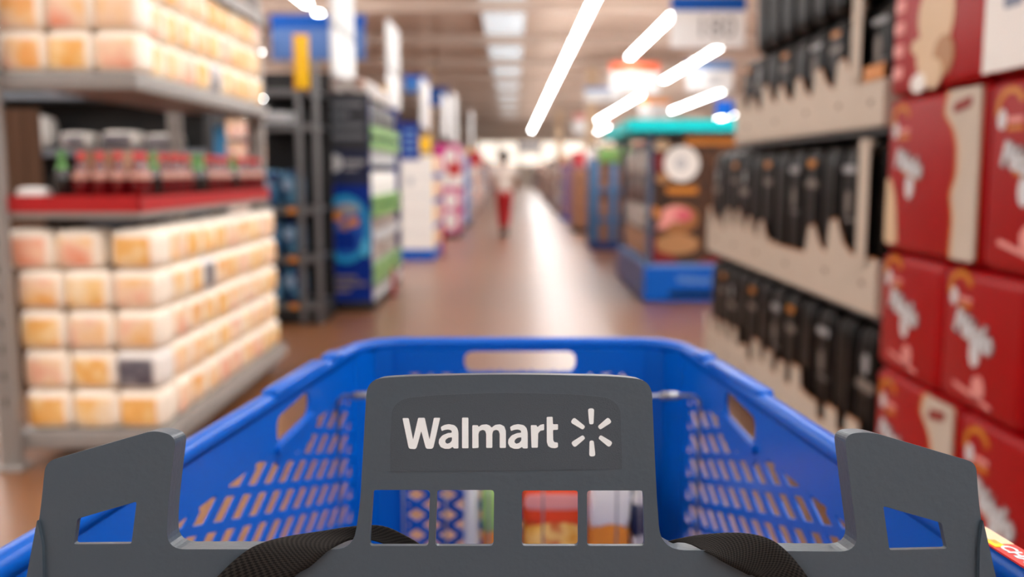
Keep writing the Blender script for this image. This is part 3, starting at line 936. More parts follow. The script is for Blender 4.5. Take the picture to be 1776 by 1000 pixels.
part('product_print', m_prism([rounded(rect(-0.10, 0.60, 0.10, 0.78), 0.02)], fm3, bk3), M_DBLUE, bd)
for s in (-1, 1):
    part('glow_print', m_prism([ellipse(s * 0.19, 0.62, 0.045, 0.09)], fm3, bk3), mat('bright cyan print', (80, 190, 235), 0.35), bd)
for z, b2 in ((0.33, 0.10), (0.27, 0.20), (0.21, 0.04)):
    part('text_line', m_prism([rounded(rect(-0.2, z - 0.018, b2, z + 0.018), 0.012)], fm2, bk2), mat('dull tan text', (120, 112, 112), 0.5), bd)
LD = YD1 - YD0
for z, m in ((0.42, M_GREEN), (0.30, M_GREEN), (0.72, M_LGREYP), (1.08, M_GREEN), (0.96, M_GREEN), (1.62, M_GREEN), (1.75, M_GREEN), (0.15, M_LGREYP)):
    part('price_strip', m_box(0.012, LD - 0.04, 0.085), m, bd, (0.258, 0, z - 0.05))
for k, (z, m, nm, hh) in enumerate(((1.105, M_WHITE, 'white', 0.24), (1.445, M_LGREYP, 'pale grey', 0.22), (1.775, M_RACKD, 'dark', 0.24), (0.745, M_GREYBOX, 'mixed', 0.2), (0.445, M_GREYBOX, 'mixed', 0.19), (0.125, M_GREYBOX, 'mixed', 0.16))):
    for c in range(5):
        solo('carton', m_box(0.3, 0.40, hh, 0.008, 2), m, '%s carton, %s shelf of blue display, %s from near end' % (nm, ('fourth', 'fifth', 'sixth', 'third', 'second', 'lowest')[k], ORD[c]), 'carton', (XD - 0.18, YD0 + 0.27 + c * 0.44, z), group='cartons on the blue display')
solo('stock_box', m_box(0.36, 1.9, 0.16, 0.01), M_GREYBOX, 'long mixed carton lying on top of the blue display', 'carton', (XD - 0.25, YD0 + 1.1, 2.081))

# red bollards on the floor at the aisle corners
def bollard(x, y, h, label):
    t = thing('corner_guard', label, 'corner guard', (x, y, 0), group='red corner guards')
    part('post', m_lathe([(0.035, 0.0), (0.035, 0.02), (0.022, 0.03), (0.022, h - 0.03), (0.018, h), (0.005, h + 0.004)], 14), M_RED, t)
    part('foot', m_lathe([(0.06, 0), (0.06, 0.012), (0.03, 0.02)], 14), M_BLACK, t)
bollard(-1.29, 10.3, 0.30, 'short red corner guard beside the blue display')
bollard(-1.10, 15.1, 0.55, 'tall red corner guard beside the white display')

# white display with blue header -------------------------------------------------
we, pn = shelf_unit('display_stand', 'white display stand with blue header card and blue base', 'display stand', -1, -1.20, 0.52, 14.6, 16.6, 1.58, (0.12, 0.5, 0.9, 1.3), M_WHITE, M_SIGNB, base_m=M_SIGNB)
fm, bk = flat(0, -1.0)
part('plinth_front', m_prism([rect(-0.26, 0.0, 0.26, 0.16)], fm, bk), M_SIGNB, we)
part('header_card', m_prism([rect(-0.24, 1.52, 0.06, 2.08)], fm, bk), M_DBLUE, we)
for z in (1.95, 1.85, 1.74, 1.64):
    part('text_line', m_prism([rounded(rect(-0.19, z - 0.02, 0.01, z + 0.02), 0.012)], fm2_ := (lambda x, z: (x, -1.007, z)), lambda x, z: (x, -1.003, z)), M_LBLUE, we)
part('emblem', m_prism([ellipse(-0.09, 1.2, 0.05, 0.07)], lambda x, z: (x, -1.006, z), lambda x, z: (x, -1.0, z)), M_LGREYP, we)
for k in range(4):
    part('panel_seam', m_prism([rect(-0.25, 0.42 + k * 0.28, 0.25, 0.428 + k * 0.28)], lambda x, z: (x, -1.005, z), lambda x, z: (x, -1.0, z)), M_LGREYP, we)
for k, z in enumerate((0.146, 0.526, 0.926, 1.326)):
    for c in range(3):
        solo('carton', m_box(0.3, 0.55, 0.27, 0.02), M_YEL if c == 0 else M_CEREAL, '%s carton, %s shelf of white display, %s from near end' % ('yellow' if c == 0 else 'mixed', ORD[k], ORD[c]), 'carton', (-1.37, 14.96 + c * 0.62, z), group='cartons on the white display')

# magenta display ----------------------------------------------------------------
mg, pn = shelf_unit('display_stand', 'magenta display stand with white oval packs', 'display stand', -1, -1.08, 0.5, 19.3, 21.5, 1.9, (0.12, 0.55, 1.0, 1.4), M_PINK, M_RED)
for k, (z, hh) in enumerate(((0.146, 0.34), (0.576, 0.36), (1.026, 0.31), (1.426, 0.45))):
    for c in range(3):
        t = thing('toy_box', '%s box, %s shelf of magenta display, %s from near end' % ('white' if k == 2 else 'magenta', ORD[k], ORD[c]), 'box', (-1.22, 19.65 + c * 0.68, z), group='boxes on the magenta display')
        part('body', m_box(0.30, 0.6, hh, 0.02), M_WHITE if k == 2 else M_PINK, t)
        if k != 2:
            part('oval_print', m_prism([ellipse(0, hh / 2, 0.10, hh * 0.42)], lambda y, z: (0.155, y * 2.2, z), lambda y, z: (0.148, y * 2.2, z)), M_WHITE, t)
fm, bk = flat(0, -1.1)
for z, rz in ((0.36, 0.19), (0.77, 0.17), (1.62, 0.20)):
    part('oval_print', m_prism([ellipse(0.09, z, 0.12, rz)], fm, bk), M_WHITE, mg)
part('white_print', m_prism([rounded(rect(-0.2, 1.05, 0.24, 1.38), 0.03)], fm, bk), M_WHITE, mg)

# farther units on the left --------------------------------------------------------
far_l = [(23.2, 25.2, -1.05, 1.75, M_LBLUE, M_SIGNB, 'pale blue display stand beyond the magenta one'),
         (26.6, 29.2, -1.10, 1.7, M_TANL, M_ORANGE, 'beige display stand beyond the pale blue one'),
         (31, 34, -1.10, 1.8, M_CEREAL, M_RED, 'mixed display stand beyond the beige one'),
         (36, 40, -1.2, 1.8, M_CEREAL, M_SIGNB, 'mixed display stand left of the walking person'),
         (44, 50, -1.3, 1.9, M_GREYBOX, M_RED, 'far display stand left of the aisle'),
         (54, 62, -1.4, 2.0, M_CEREAL, M_LBLUE, 'farther display stand left of the aisle'),
         (66, 76, -1.5, 2.0, M_GREYBOX, M_WHITE, 'farthest display stand left of the aisle')]
for y0, y1, xf, h, pm, sm_, lab in far_l:
    shelf_unit('display_stand', lab, 'display stand', -1, xf, 0.55, y0, y1, h, (0.12, 0.6, 1.1, 1.5), pm, sm_, header_m=None)
    for k, z in enumerate((0.146, 0.626, 1.126)):
        n = 2
        L = (y1 - y0 - 0.1) / n
        for c in range(n):
            solo('carton', m_box(0.36, L * 0.94, 0.36, 0.015), (M_CEREAL, M_WHITE, M_GREYBOX, M_BLUEPK)[(k + c + int(y0)) % 4], 'carton, %s shelf of %s, %s half' % (ORD[k], lab, ('near', 'far')[c]), 'carton', (xf - 0.2, y0 + 0.05 + L * (c + 0.5), z), group='cartons on far displays')
def disc_sign(x, y, z, r, m, label):
    t = thing('round_sign', label, 'sign', (x, y, z), group='round promotion signs')
    part('disc', m_prism([ellipse(0, 0, r, r)], lambda a, b2: (a, -0.01, b2), lambda a, b2: (a, 0.01, b2)), m, t)
    part('border', m_prism([ellipse(0, 0, r * 1.06, r * 1.06), ellipse(0, 0, r * 0.82, r * 0.82)], lambda a, b2: (a, -0.014, b2), lambda a, b2: (a, 0.012, b2)), M_PALP, t)
    part('pole', m_tube([(0, 0.02, -r), (0, 0.02, -z + 0.0)], 0.012, 6), M_WHITE, t)
disc_sign(-1.12, 18.6, 1.40, 0.15, M_RED, 'small red round sign left of the walking person')
disc_sign(-0.95, 24.5, 1.68, 0.20, M_RED, 'larger pink red round sign above the far displays')
for k, (x, y, z) in enumerate(((-1.95, 15.4, 2.42), (-1.60, 17.6, 1.72), (-1.30, 30, 1.78))):
    t = thing('price_card', ('yellow card beside the tall white flag sign', 'yellow card above the magenta display', 'yellow card on the beige display')[k], 'card', (x, y, z), group='yellow cards')
    part('card', m_box(0.22, 0.01, 0.26), M_YEL, t)
    part('border', m_box(0.26, 0.006, 0.30), M_TANL, t, (0, 0.009, -0.02))
    part('pole', m_tube([(0, 0.02, 0), (0, 0.02, -z)], 0.01, 6), M_RACK, t)

# tall white flag signs, hung parallel to the aisle
flags = [(-1.80, 9.75, 11.0, (2.32, 2.78, 2.82, 3.9), 'white flag sign of two panels hanging above the blue display'),
         (-1.78, 13.9, 15.2, (2.30, 2.78, 2.82, 3.5), 'tall narrow white flag sign of two panels, beyond the nearest one'),
         (-1.72, 18.3, 20.0, (2.2, 3.1), 'white flag sign above the magenta display'),
         (-1.66, 23.0, 25.0, (2.2, 3.2), 'white flag sign above the pale blue display'),
         (-1.70, 27.5, 29.5, (2.2, 3.6), 'white flag sign above the beige display'),
         (-1.75, 40, 43, (2.3, 3.9), 'farthest white flag sign before the skylight glow')]
for x, y0, y1, zs, lab in flags:
    t = thing('flag_sign', lab, 'sign', (x, (y0 + y1) / 2, zs[0]), group='white flag signs')
    for q in range(0, len(zs), 2):
        part('panel', m_box(0.05, y1 - y0, zs[q + 1] - zs[q], 0.01), M_SIGNW, t, (0, 0, zs[q] - zs[0]))
        part('edge_trim', m_box(0.06, y1 - y0 + 0.02, 0.025), M_LGREYP, t, (0, 0, zs[q] - zs[0] - 0.012))
    if len(zs) > 2:
        part('link', m_tube([(0, 0, zs[1] - zs[0]), (0, 0, zs[2] - zs[0])], 0.01, 6), M_STEEL, t)
    for s in (-0.35, 0.35):
        part('cable', m_tube([(0, s * (y1 - y0), zs[-1] - zs[0]), (0, s * (y1 - y0), 6.2 - zs[0])], 0.006, 6), M_STEEL, t)

# hanging price signs
def hang_sign(x0, x1, y, z0, z1, head_m, body_m, label, head=0.25, marks=None, text=None):
    W, Hh = x1 - x0, z1 - z0
    t = thing('hanging_sign', label, 'sign', ((x0 + x1) / 2, y, z0), group='hanging price signs')
    part('board', m_box(W, 0.03, Hh, 0.006), body_m, t)
    part('header', m_box(W + 0.004, 0.036, Hh * head, 0.004), head_m, t, (0, 0, Hh * (1 - head)))
    if marks:
        for (a, b2, c, d) in marks:
            part('print_mark', m_box((c - a) * W, 0.006, (d - b2) * Hh), M_LGREYP, t, ((a + c - 1) / 2 * W, -0.019, b2 * Hh))
    if text:
        part('price_lettering', text_mesh(text, Hh * 0.55, 0.004, 0.004), M_GREYP, t, (0.10 * W, -0.022, Hh * 0.38), (R(90), 0, 0))
    for s in (-0.4, 0.4):
        part('cable', m_tube([(s * W, 0, Hh), (s * W, 0, 6.2 - z0)], 0.008, 6), M_STEEL, t)
hang_sign(3.3, 4.85, 20.3, 3.9, 4.95, M_SIGNB, M_SIGNW, 'large white price sign with blue header at the top right', 0.28, None, '180')
mk = [(0.45, 0.2, 0.75, 0.55), (0.08, 0.3, 0.3, 0.42)]
hang_sign(2.95, 4.45, 29.3, 3.68, 4.6, mat('orange red header', (240, 100, 60), 0.5), M_SIGNW, 'white price sign with orange red header', 0.3, mk)
hang_sign(5.7, 7.25, 31.8, 3.95, 4.95, M_LBLUE, M_SIGNW, 'white price sign with light blue header by the black bags', 0.3, mk)
hang_sign(2.95, 4.45, 39.3, 4.15, 4.75, M_LBLUE, M_SIGNW, 'white price sign with light blue header beyond the orange headed one', 0.28, mk)
hang_sign(5.9, 7.4, 45, 3.65, 4.7, M_ORANGE, M_SIGNW, 'white price sign with orange header above the turquoise board', 0.25, mk)
hang_sign(3.8, 5.2, 60, 3.7, 4.9, M_PALP, M_SIGNW, 'far white price sign with pink header', 0.3, mk)
hang_sign(6.2, 7.8, 62, 3.3, 4.4, M_PALP, M_SIGNW, 'far white price sign with pink header right of the lower lamps', 0.3)
hang_sign(-3.85, -2.35, 15.6, 3.12, 3.83, M_SIGNB, mat('muted blue sign', (76, 116, 182), 0.45), 'large blue hanging sign behind the yellow card', 0.3, None)
hang_sign(-3.12, -2.40, 28, 3.62, 4.1, M_SIGNB, mat('mid blue sign', (46, 110, 180), 0.45), 'blue hanging sign right of the tall white flag sign', 0.35)
hang_sign(-3.3, -2.40, 36.5, 3.8, 4.5, M_SIGNB, M_SIGNB, 'plain blue hanging sign under the ceiling', 0.3)
hang_sign(0.5, 2.6, 88, 3.1, 3.9, M_LBLUE, M_SIGNW, 'far white sign with pale blue header at the end of the aisle', 0.3)

# =================================================================== person walking down the aisle
def skin(name, pts, edges, radii, m, parent, root=0, sub=1):
    me = bpy.data.meshes.new(name)
    me.from_pydata([tuple(p) for p in pts], edges, [])
    me.materials.append(m)
    o = bpy.data.objects.new(name, me)
    COL.objects.link(o)
    o.parent = parent
    sk = o.modifiers.new('skin', 'SKIN')
    sk.use_smooth_shade = True
    L = me.skin_vertices[0].data
    for i, r_ in enumerate(radii):
        L[i].radius = r_ if isinstance(r_, tuple) else (r_, r_)
        L[i].use_root = (i == root)
    ss = o.modifiers.new('subdivision', 'SUBSURF')
    ss.levels = ss.render_levels = sub
    return o
ps = thing('person', 'person in white top and red trousers walking away down the aisle', 'person', (-0.17, 20.2, 0))
ps.scale = (1.08, 1.05, 1.05)
pts = [(0, 0, 0.88), (0, 0.01, 1.08), (0, 0.0, 1.30), (0, 0.0, 1.42), (0, 0.015, 1.48), (0, 0.02, 1.56), (0, 0.02, 1.65),
       (-0.19, 0, 1.37), (-0.24, -0.03, 1.12), (-0.20, 0.08, 0.92), (-0.18, 0.11, 0.84),
       (0.19, 0, 1.37), (0.25, 0.03, 1.12), (0.23, 0.16, 0.95), (0.20, 0.20, 0.88),
       (-0.085, 0, 0.84), (-0.075, 0.10, 0.47), (-0.05, 0.02, 0.09), (-0.05, 0.14, 0.04),
       (0.085, 0, 0.84), (0.07, -0.02, 0.47), (0.045, -0.22, 0.14), (0.045, -0.12, 0.05)]
ed = [(0, 1), (1, 2), (2, 3), (3, 4), (4, 5), (5, 6), (2, 7), (7, 8), (8, 9), (9, 10), (2, 11), (11, 12), (12, 13), (13, 14), (0, 15), (15, 16), (16, 17), (17, 18), (0, 19), (19, 20), (20, 21), (21, 22)]
rd = [(0.11, 0.085), (0.11, 0.08), (0.115, 0.07), 0.05, 0.055, (0.075, 0.095), (0.05, 0.06), 0.05, 0.04, 0.03, 0.035, 0.05, 0.04, 0.03, 0.035, 0.085, 0.055, 0.038, 0.03, 0.085, 0.055, 0.038, 0.03]
body = skin('body', pts, ed, rd, M_SKIN, ps)
skin('shirt', [(0, 0, 0.76), (0, 0.01, 1.08), (0, 0, 1.30), (0, 0, 1.40), (-0.19, 0, 1.36), (-0.24, -0.02, 1.14), (0.19, 0, 1.36), (0.25, 0.02, 1.14)], [(0, 1), (1, 2), (2, 3), (2, 4), (4, 5), (2, 6), (6, 7)],
     [(0.165, 0.125), (0.15, 0.115), (0.165, 0.11), 0.075, 0.075, 0.065, 0.075, 0.065], M_SHIRT, ps)
skin('trousers', [(0, 0, 0.99), (0, 0, 0.84), (-0.085, 0, 0.80), (-0.075, 0.10, 0.47), (-0.05, 0.025, 0.12), (0.085, 0, 0.80), (0.07, -0.02, 0.47), (0.045, -0.21, 0.16)], [(0, 1), (1, 2), (2, 3), (3, 4), (1, 5), (5, 6), (6, 7)],
     [(0.145, 0.11), (0.15, 0.12), 0.105, 0.08, 0.058, 0.105, 0.08, 0.058], M_TROU, ps)
hp = m_lathe([(0.105 * math.cos(R(a)), 0.125 + 0.125 * math.sin(R(a))) for a in range(-88, 90, 16)], 18)
part('hair', hp, M_HAIR, ps, (0, 0.0, 1.47), label='dark hair')
part('shoe', m_box(0.09, 0.25, 0.075, 0.025, 3), M_SHOE, ps, (-0.05, 0.08, 0.0))
part('shoe', m_box(0.09, 0.25, 0.075, 0.025, 3), M_SHOE, ps, (0.045, -0.18, 0.055), (R(-28), 0, 0))

# =================================================================== right: brown display on blue pallet
XH, YH0, YH1 = 1.36, 9.75, 12.3
hd = thing('display_stand', 'brown display with food pictures and turquoise top on a blue base', 'display stand', (2.0, (YH0 + YH1) / 2, 0))
HY = (YH0 + YH1) / 2
def hfl(th=0.004, o=0.0):
    y = YH0 - HY + o
    return (lambda x, z: (x - 2.0, y - th, z)), (lambda x, z: (x - 2.0, y, z))
# skirted base with fork opening
f0, b0 = (lambda x, z: (x - 2.0, YH0 - HY, z)), (lambda x, z: (x - 2.0, YH0 - HY + 0.03, z))
base = part('base_skirt', m_prism([[(1.36, 0.02), (2.66, 0.02), (2.66, 0.37), (1.36, 0.37)], [(1.62, 0.055), (2.25, 0.055), (2.25, 0.125), (1.62, 0.125)]], f0, b0), M_SIGNB, hd)
part('base_lettering', text_mesh('Walmart', 0.10, 0.002, 0.002), M_LBLUE, base, (-0.12, YH0 - HY - 0.004, 0.24), (R(90), 0, 0))
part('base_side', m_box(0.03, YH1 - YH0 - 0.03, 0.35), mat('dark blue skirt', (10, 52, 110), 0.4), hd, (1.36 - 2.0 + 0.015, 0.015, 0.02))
part('base_top', m_box(1.27, YH1 - YH0 - 0.03, 0.02), M_LBLUE, hd, (0.012, 0.016, 0.37))
part('base_core', m_box(1.2, 2.3, 0.36), M_BLACK, hd, (0.03, 0.06, 0.0))
part('body', m_box(1.12, 2.1, 1.28), M_BROWNP, hd, (2.06 - 2.0, 0.22 - 0.02, 0.39))
fh, bh = hfl(0.004, 0.17)
def hp_(nm, loops, m, o=0.0):
    y = YH0 - HY + 0.152 - o
    part(nm, m_prism(loops, lambda x, z: (x - 2.0, y - 0.004, z), lambda x, z: (x - 2.0, y, z)), m, hd)
M_PBRN = blotch_mat('dark food print', [(40, 24, 16), (78, 48, 28), (56, 34, 22), (100, 62, 34)], scale=5)
hp_('picture_panel', [rect(1.44, 0.40, 2.6, 1.70)], M_PBRN)
hp_('red_corner', [[(1.45, 0.40), (1.75, 0.40), (1.55, 0.62), (1.45, 0.72)]], M_PREDD, 0.004)
hp_('red_corner', [[(1.9, 0.40), (2.5, 0.40), (2.5, 0.55), (2.1, 0.47)]], M_PREDD, 0.004)
hp_('bread_print', [ellipse(1.72, 0.60, 0.23, 0.11)], M_TAN, 0.0065)
hp_('bun_print', [ellipse(1.72, 0.86, 0.22, 0.155)], mat('bun brown print', (150, 96, 50), 0.45), 0.0052)
hp_('ham_print', [ellipse(1.70, 0.91, 0.15, 0.085)], M_PALP, 0.008)
hp_('ham_print', [rounded([(1.48, 0.74), (1.62, 0.78), (1.72, 0.90), (1.60, 0.92)], 0.04)], M_PALP, 0.011)
hp_('ham_print', [ellipse(1.78, 0.90, 0.09, 0.06)], mat('deep pink print', (205, 90, 105), 0.45), 0.014)
hp_('egg_print', [ellipse(1.475, 0.93, 0.05, 0.055)], M_ORANGE, 0.008)
hp_('ribbon_print', [rounded(rect(1.60, 1.12, 1.92, 1.19), 0.02)], M_GOLD, 0.004)
hp_('tomato_print', [ellipse(1.52, 1.44, 0.08, 0.10)], M_PREDD, 0.004)
hp_('food_print', [ellipse(1.56, 1.28, 0.08, 0.05)], M_TAN, 0.006)
hp_('food_print', [ellipse(1.53, 1.62, 0.09, 0.06)], M_TANL, 0.004)
hp_('plate_print', [ellipse(1.75, 1.43, 0.185, 0.185, 32)], M_WHITE, 0.008)
hp_('plate_mark', [ellipse(1.74, 1.43, 0.06, 0.07, 16)], M_LGREYP, 0.012)
hp_('orange_header', [rect(1.78, 1.62, 2.6, 1.72)], M_ORANGE, 0.012)
part('top_board', m_prism([rounded(rect(1.18, YH0 + 0.02, 2.75, YH1 + 0.1), 0.05)], lambda x, y: (x - 2.0, y - HY, 1.74), lambda x, y: (x - 2.0, y - HY, 1.875)), M_TURQ, hd)
part('top_border', m_prism([rect(1.16, YH0, 2.77, YH0 + 0.03)], lambda x, y: (x - 2.0, y - HY, 1.735), lambda x, y: (x - 2.0, y - HY, 1.755)), M_NAVY, hd)
for y in (YH0 + 0.1, YH1 - 0.1):
    part('corner_post', m_box(0.06, 0.06, 1.36), mat('steel blue post', (60, 78, 104), 0.4), hd, (1.42 - 2.0, y - HY, 0.39))
for k, (z, m) in enumerate(((0.42, M_BOX), (0.72, M_GREYBOX), (1.02, M_BROWNP), (1.32, M_GREYBOX))):
    for c in range(3):
        part('side_carton', m_box(0.06, 0.58, 0.26, 0.01), m, hd, (1.47 - 2.0, -0.72 + 0.25 + c * 0.62, z))  # thin cartons on the side shelves, built as parts of the display
t = thing('price_card', 'blue square card above the turquoise board', 'card', (2.64, 12.0, 2.02))
part('card', m_box(0.22, 0.01, 0.2, 0.004), M_SIGNB, t)
part('pole', m_tube([(0, 0.02, 0.1), (0, 0.02, -0.17)], 0.012, 6), M_RACK, t)

# cartons behind, blue barred pallet, brown stacks ---------------------------------------
for c in range(3):
    for r_ in range(4):
        t = thing('shipping_carton', 'brown carton stacked beyond turquoise display, %s from floor, %s from near end' % (ORD[r_], ORD[c]), 'carton', (2.12, 13.15 + c * 0.82, r_ * 0.40), group='brown cartons beyond the turquoise display')
        part('body', m_box(0.72, 0.78, 0.395, 0.01), M_BOX, t)
        part('green_mark', m_box(0.12, 0.004, 0.09), mat('dull green print', (80, 100, 66), 0.6), t, (-0.2, -0.391, 0.14))
XP, YP = 1.38, 16.3
pp = thing('pallet_display', 'pallet of cartons held by blue bars with a green top card', 'pallet display', (XP + 0.4, YP + 0.5, 0))
part('pallet', m_box(0.84, 1.0, 0.15, 0.01), mat('dark blue pallet', (8, 40, 100), 0.5), pp)
M_SBLUE = mat('steel blue bar', (58, 104, 150), 0.4)
for x in (-0.36, -0.05, 0.36):
    part('blue_bar', m_box(0.13 if x < 0.3 else 0.10, 0.05, 1.42, 0.006), M_SBLUE, pp, (x, -0.49, 0.15))
for z in (0.5, 1.0, 1.5):
    part('cross_bar', m_box(0.8, 0.04, 0.06, 0.005), M_SBLUE, pp, (0, -0.485, z))
for y in (-0.1, 0.4):
    part('blue_bar', m_box(0.05, 0.13, 1.42, 0.006), M_SBLUE, pp, (-0.40, y, 0.15))
for r_ in range(4):
    solo('shipping_carton', m_box(0.72, 0.86, 0.335, 0.012), M_BOX, 'brown carton behind the blue bars of the pallet, %s from the floor' % ORD[r_], 'carton', (XP + 0.41, YP + 0.5, 0.151 + r_ * 0.34), group='cartons behind blue bars')
part('top_card', m_box(0.62, 0.03, 0.24, 0.004), M_GREEN, pp, (0.0, -0.52, 1.50))
part('card_mark', m_box(0.16, 0.006, 0.12), mat('olive print', (106, 130, 70), 0.5), pp, (0.0, -0.538, 1.56))
part('side_card', m_box(0.14, 0.03, 0.2, 0.004), mat('teal card', (40, 110, 130), 0.5), pp, (0.37, -0.52, 1.46))
solo('white_bundle', m_pillow(0.5, 0.5, 0.24, 0.3, 7, 41), M_WHITE, 'white bundle on top of the blue barred pallet', 'bundle', (XP + 0.42, YP + 0.5, 1.512))
for r_ in range(4):
    for c in range(2):
        solo('shipping_carton', m_box(0.5, 0.85, 0.325, 0.012), M_BOX, 'brown carton in stack left of blue barred pallet, %s from floor, %s column' % (ORD[r_], ('near', 'far')[c]), 'carton', (1.66, 21.5 + c * 0.9, 0.10 + r_ * 0.33), group='brown carton stack')
solo('pallet', m_box(0.56, 1.85, 0.0995, 0.004), M_BLACK, 'dark pallet under the brown carton stack', 'pallet', (1.66, 21.95, 0))
t = thing('price_card', 'red and white card above the brown carton stack', 'card', (1.50, 21.4, 1.50))
part('card', m_box(0.22, 0.02, 0.26, 0.01), mat('rose red card', (214, 50, 66), 0.5), t)
part('border', m_box(0.27, 0.012, 0.31, 0.01), M_PALP, t, (0, 0.016, -0.025))
part('pole', m_tube([(0, 0.025, 0.1), (0, 0.025, -0.3)], 0.02, 6), M_PALP, t)
solo('foam_roll', m_lathe([(0.10, 0), (0.12, 0.02), (0.12, 0.40), (0.10, 0.42)], 18), M_WHITE, 'white roll standing on the brown carton stack', 'roll', (1.76, 21.5, 1.417))
far_r = [(26, 28.4, 1.42, 1.55, M_PINK, M_SIGNB, 'purple and blue display stand beyond the brown stack', M_ORANGE),
         (31, 35, 1.45, 1.5, M_GREYBOX, M_RED, 'mixed display stand right of the aisle', None),
         (39, 45, 1.5, 1.6, M_GREYBOX, M_BOX, 'grey display stand right of the aisle', None),
         (50, 60, 1.6, 1.7, M_CEREAL, M_GREYBOX, 'far display stand right of the aisle', None),
         (66, 80, 1.7, 1.8, M_GREYBOX, M_WHITE, 'farthest display stand right of the aisle', None)]
M_MAUVE = mat('mauve print', (120, 90, 130), 0.5)
for y0, y1, xf, h, pm, sm_, lab, hm in far_r:
    shelf_unit('display_stand', lab, 'display stand', 1, xf, 0.6, y0, y1, h, (0.12, 0.55, 1.0), M_MAUVE if pm is M_PINK else pm, sm_, header_m=hm, base_m=M_SIGNB if pm is M_PINK else None)
    for k, z in enumerate((0.146, 0.576, 1.026)):
        L = (y1 - y0 - 0.1) / 2
        for c in range(2):
            solo('carton', m_box(0.36, L * 0.94, 0.34, 0.015), (M_GREYBOX, M_BOX, M_CEREAL, M_MAUVE)[(k + c + int(y0)) % 4], 'carton, %s shelf of %s, %s half' % (ORD[k], lab, ('near', 'far')[c]), 'carton', (xf + 0.2, y0 + 0.05 + L * (c + 0.5), z), group='cartons on far displays')
# tall shelving runs behind both rows of displays
for i, (s, x, y) in enumerate([(-1, -7.6, 18), (-1, -7.6, 24), (-1, -7.6, 32), (-1, -7.6, 42), (-1, -7.6, 56), (-1, -7.6, 72), (1, 7.9, 19), (1, 7.9, 25), (1, 7.9, 33), (1, 7.9, 43), (1, 7.9, 57), (1, 7.9, 74)]):
    t = thing('shelving_run', 'long shelving run %s of the aisle, %s from the front' % ('left' if s < 0 else 'right', ORD[i % 6]), 'shelving', (x, y, 0), group='shelving runs')
    part('base', m_box(10.5, 1.0, 0.15), M_RACKD, t)
    part('spine', m_box(10.5, 0.06, 2.05), M_RACKD, t, (0, 0, 0.15))
    for z in (0.6, 1.05, 1.5, 1.95):
        part('shelf', m_box(10.5, 0.95, 0.03), M_LGREYP, t, (0, 0, z))
    for k in range(3):
        part('stock_row', m_box(10.3, 0.8, 0.36), (M_CEREAL, M_GREYBOX, M_CEREAL)[k], t, (0, 0, 0.635 + k * 0.45))['kind'] = 'stuff'
    part('stock_row', m_box(9.6, 0.7, 0.3), M_CEREAL, t, (0, 0, 1.985))['kind'] = 'stuff'

# =================================================================== right rack of black bags in torn white trays
XR = 1.336
def tray(y0, y1, z, label, tooth, hgt, depth=0.45, kind='saw'):
    """open cardboard tray with a torn front edge, front faces the aisle (-x)"""
    t = thing('cardboard_tray', label, 'tray', (XR, (y0 + y1) / 2, z), group='torn white trays')
    L = y1 - y0
    n = max(2, round(L / tooth))
    top = []
    for k in range(n):
        a = -L / 2 + L * k / n
        b2 = -L / 2 + L * (k + 1) / n
        h = hgt * rr.uniform(0.85, 1.1)
        if kind == 'saw':
            top += [(a + 0.01, h * 0.62), (a + (b2 - a) * 0.30, h * 0.72), (a + (b2 - a) * 0.62, h), (a + (b2 - a) * 0.85, h * 0.97), (b2 - 0.004, h * 0.60)]
        elif kind == 'low':
            top += [(a, hgt * 0.62), (b2, hgt * 0.62)]
        else:
            top += [(a + 0.004, h * 0.70), (a + (b2 - a) * 0.40, h * 0.72), (a + (b2 - a) * 0.44, h), (b2 - 0.01, h * 1.0)]
    top[0] = (-L / 2, top[0][1])
    top[-1] = (L / 2, top[-1][1])
    poly = [(L / 2, 0), (-L / 2, 0)] + top
    part('front_wall', m_prism([poly], lambda y, z: (-0.004, y, z), lambda y, z: (0.0, y, z)), M_CARD, t)
    up = [(y, zz + 0.007) for y, zz in top]
    edge = [(y, zz - 0.004) for y, zz in top] + list(reversed(up))
    part('torn_edge', m_prism([edge], lambda y, z: (0.0, y + 0.004, z), lambda y, z: (0.004, y + 0.004, z)), M_KRAFT, t)
    part('floor', m_box(depth, L, 0.006), M_CARD, t, (depth / 2, 0, 0))
    part('end_wall', m_box(depth, 0.005, hgt * 0.6), M_CARD, t, (depth / 2, -L / 2 + 0.003, 0.006))
    part('end_wall', m_box(depth, 0.005, hgt * 0.6), M_CARD, t, (depth / 2, L / 2 - 0.003, 0.006))
    for q in range(max(1, round(L / 0.5))):
        yy = -L / 2 + (q + 0.5) * L / max(1, round(L / 0.5))
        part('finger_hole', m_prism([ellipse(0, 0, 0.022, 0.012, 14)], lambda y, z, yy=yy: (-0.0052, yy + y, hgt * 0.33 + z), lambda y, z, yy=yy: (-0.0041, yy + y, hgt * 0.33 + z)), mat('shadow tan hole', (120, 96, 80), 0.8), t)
    return t
BW, BD, BH = 0.246, 0.20, 0.60
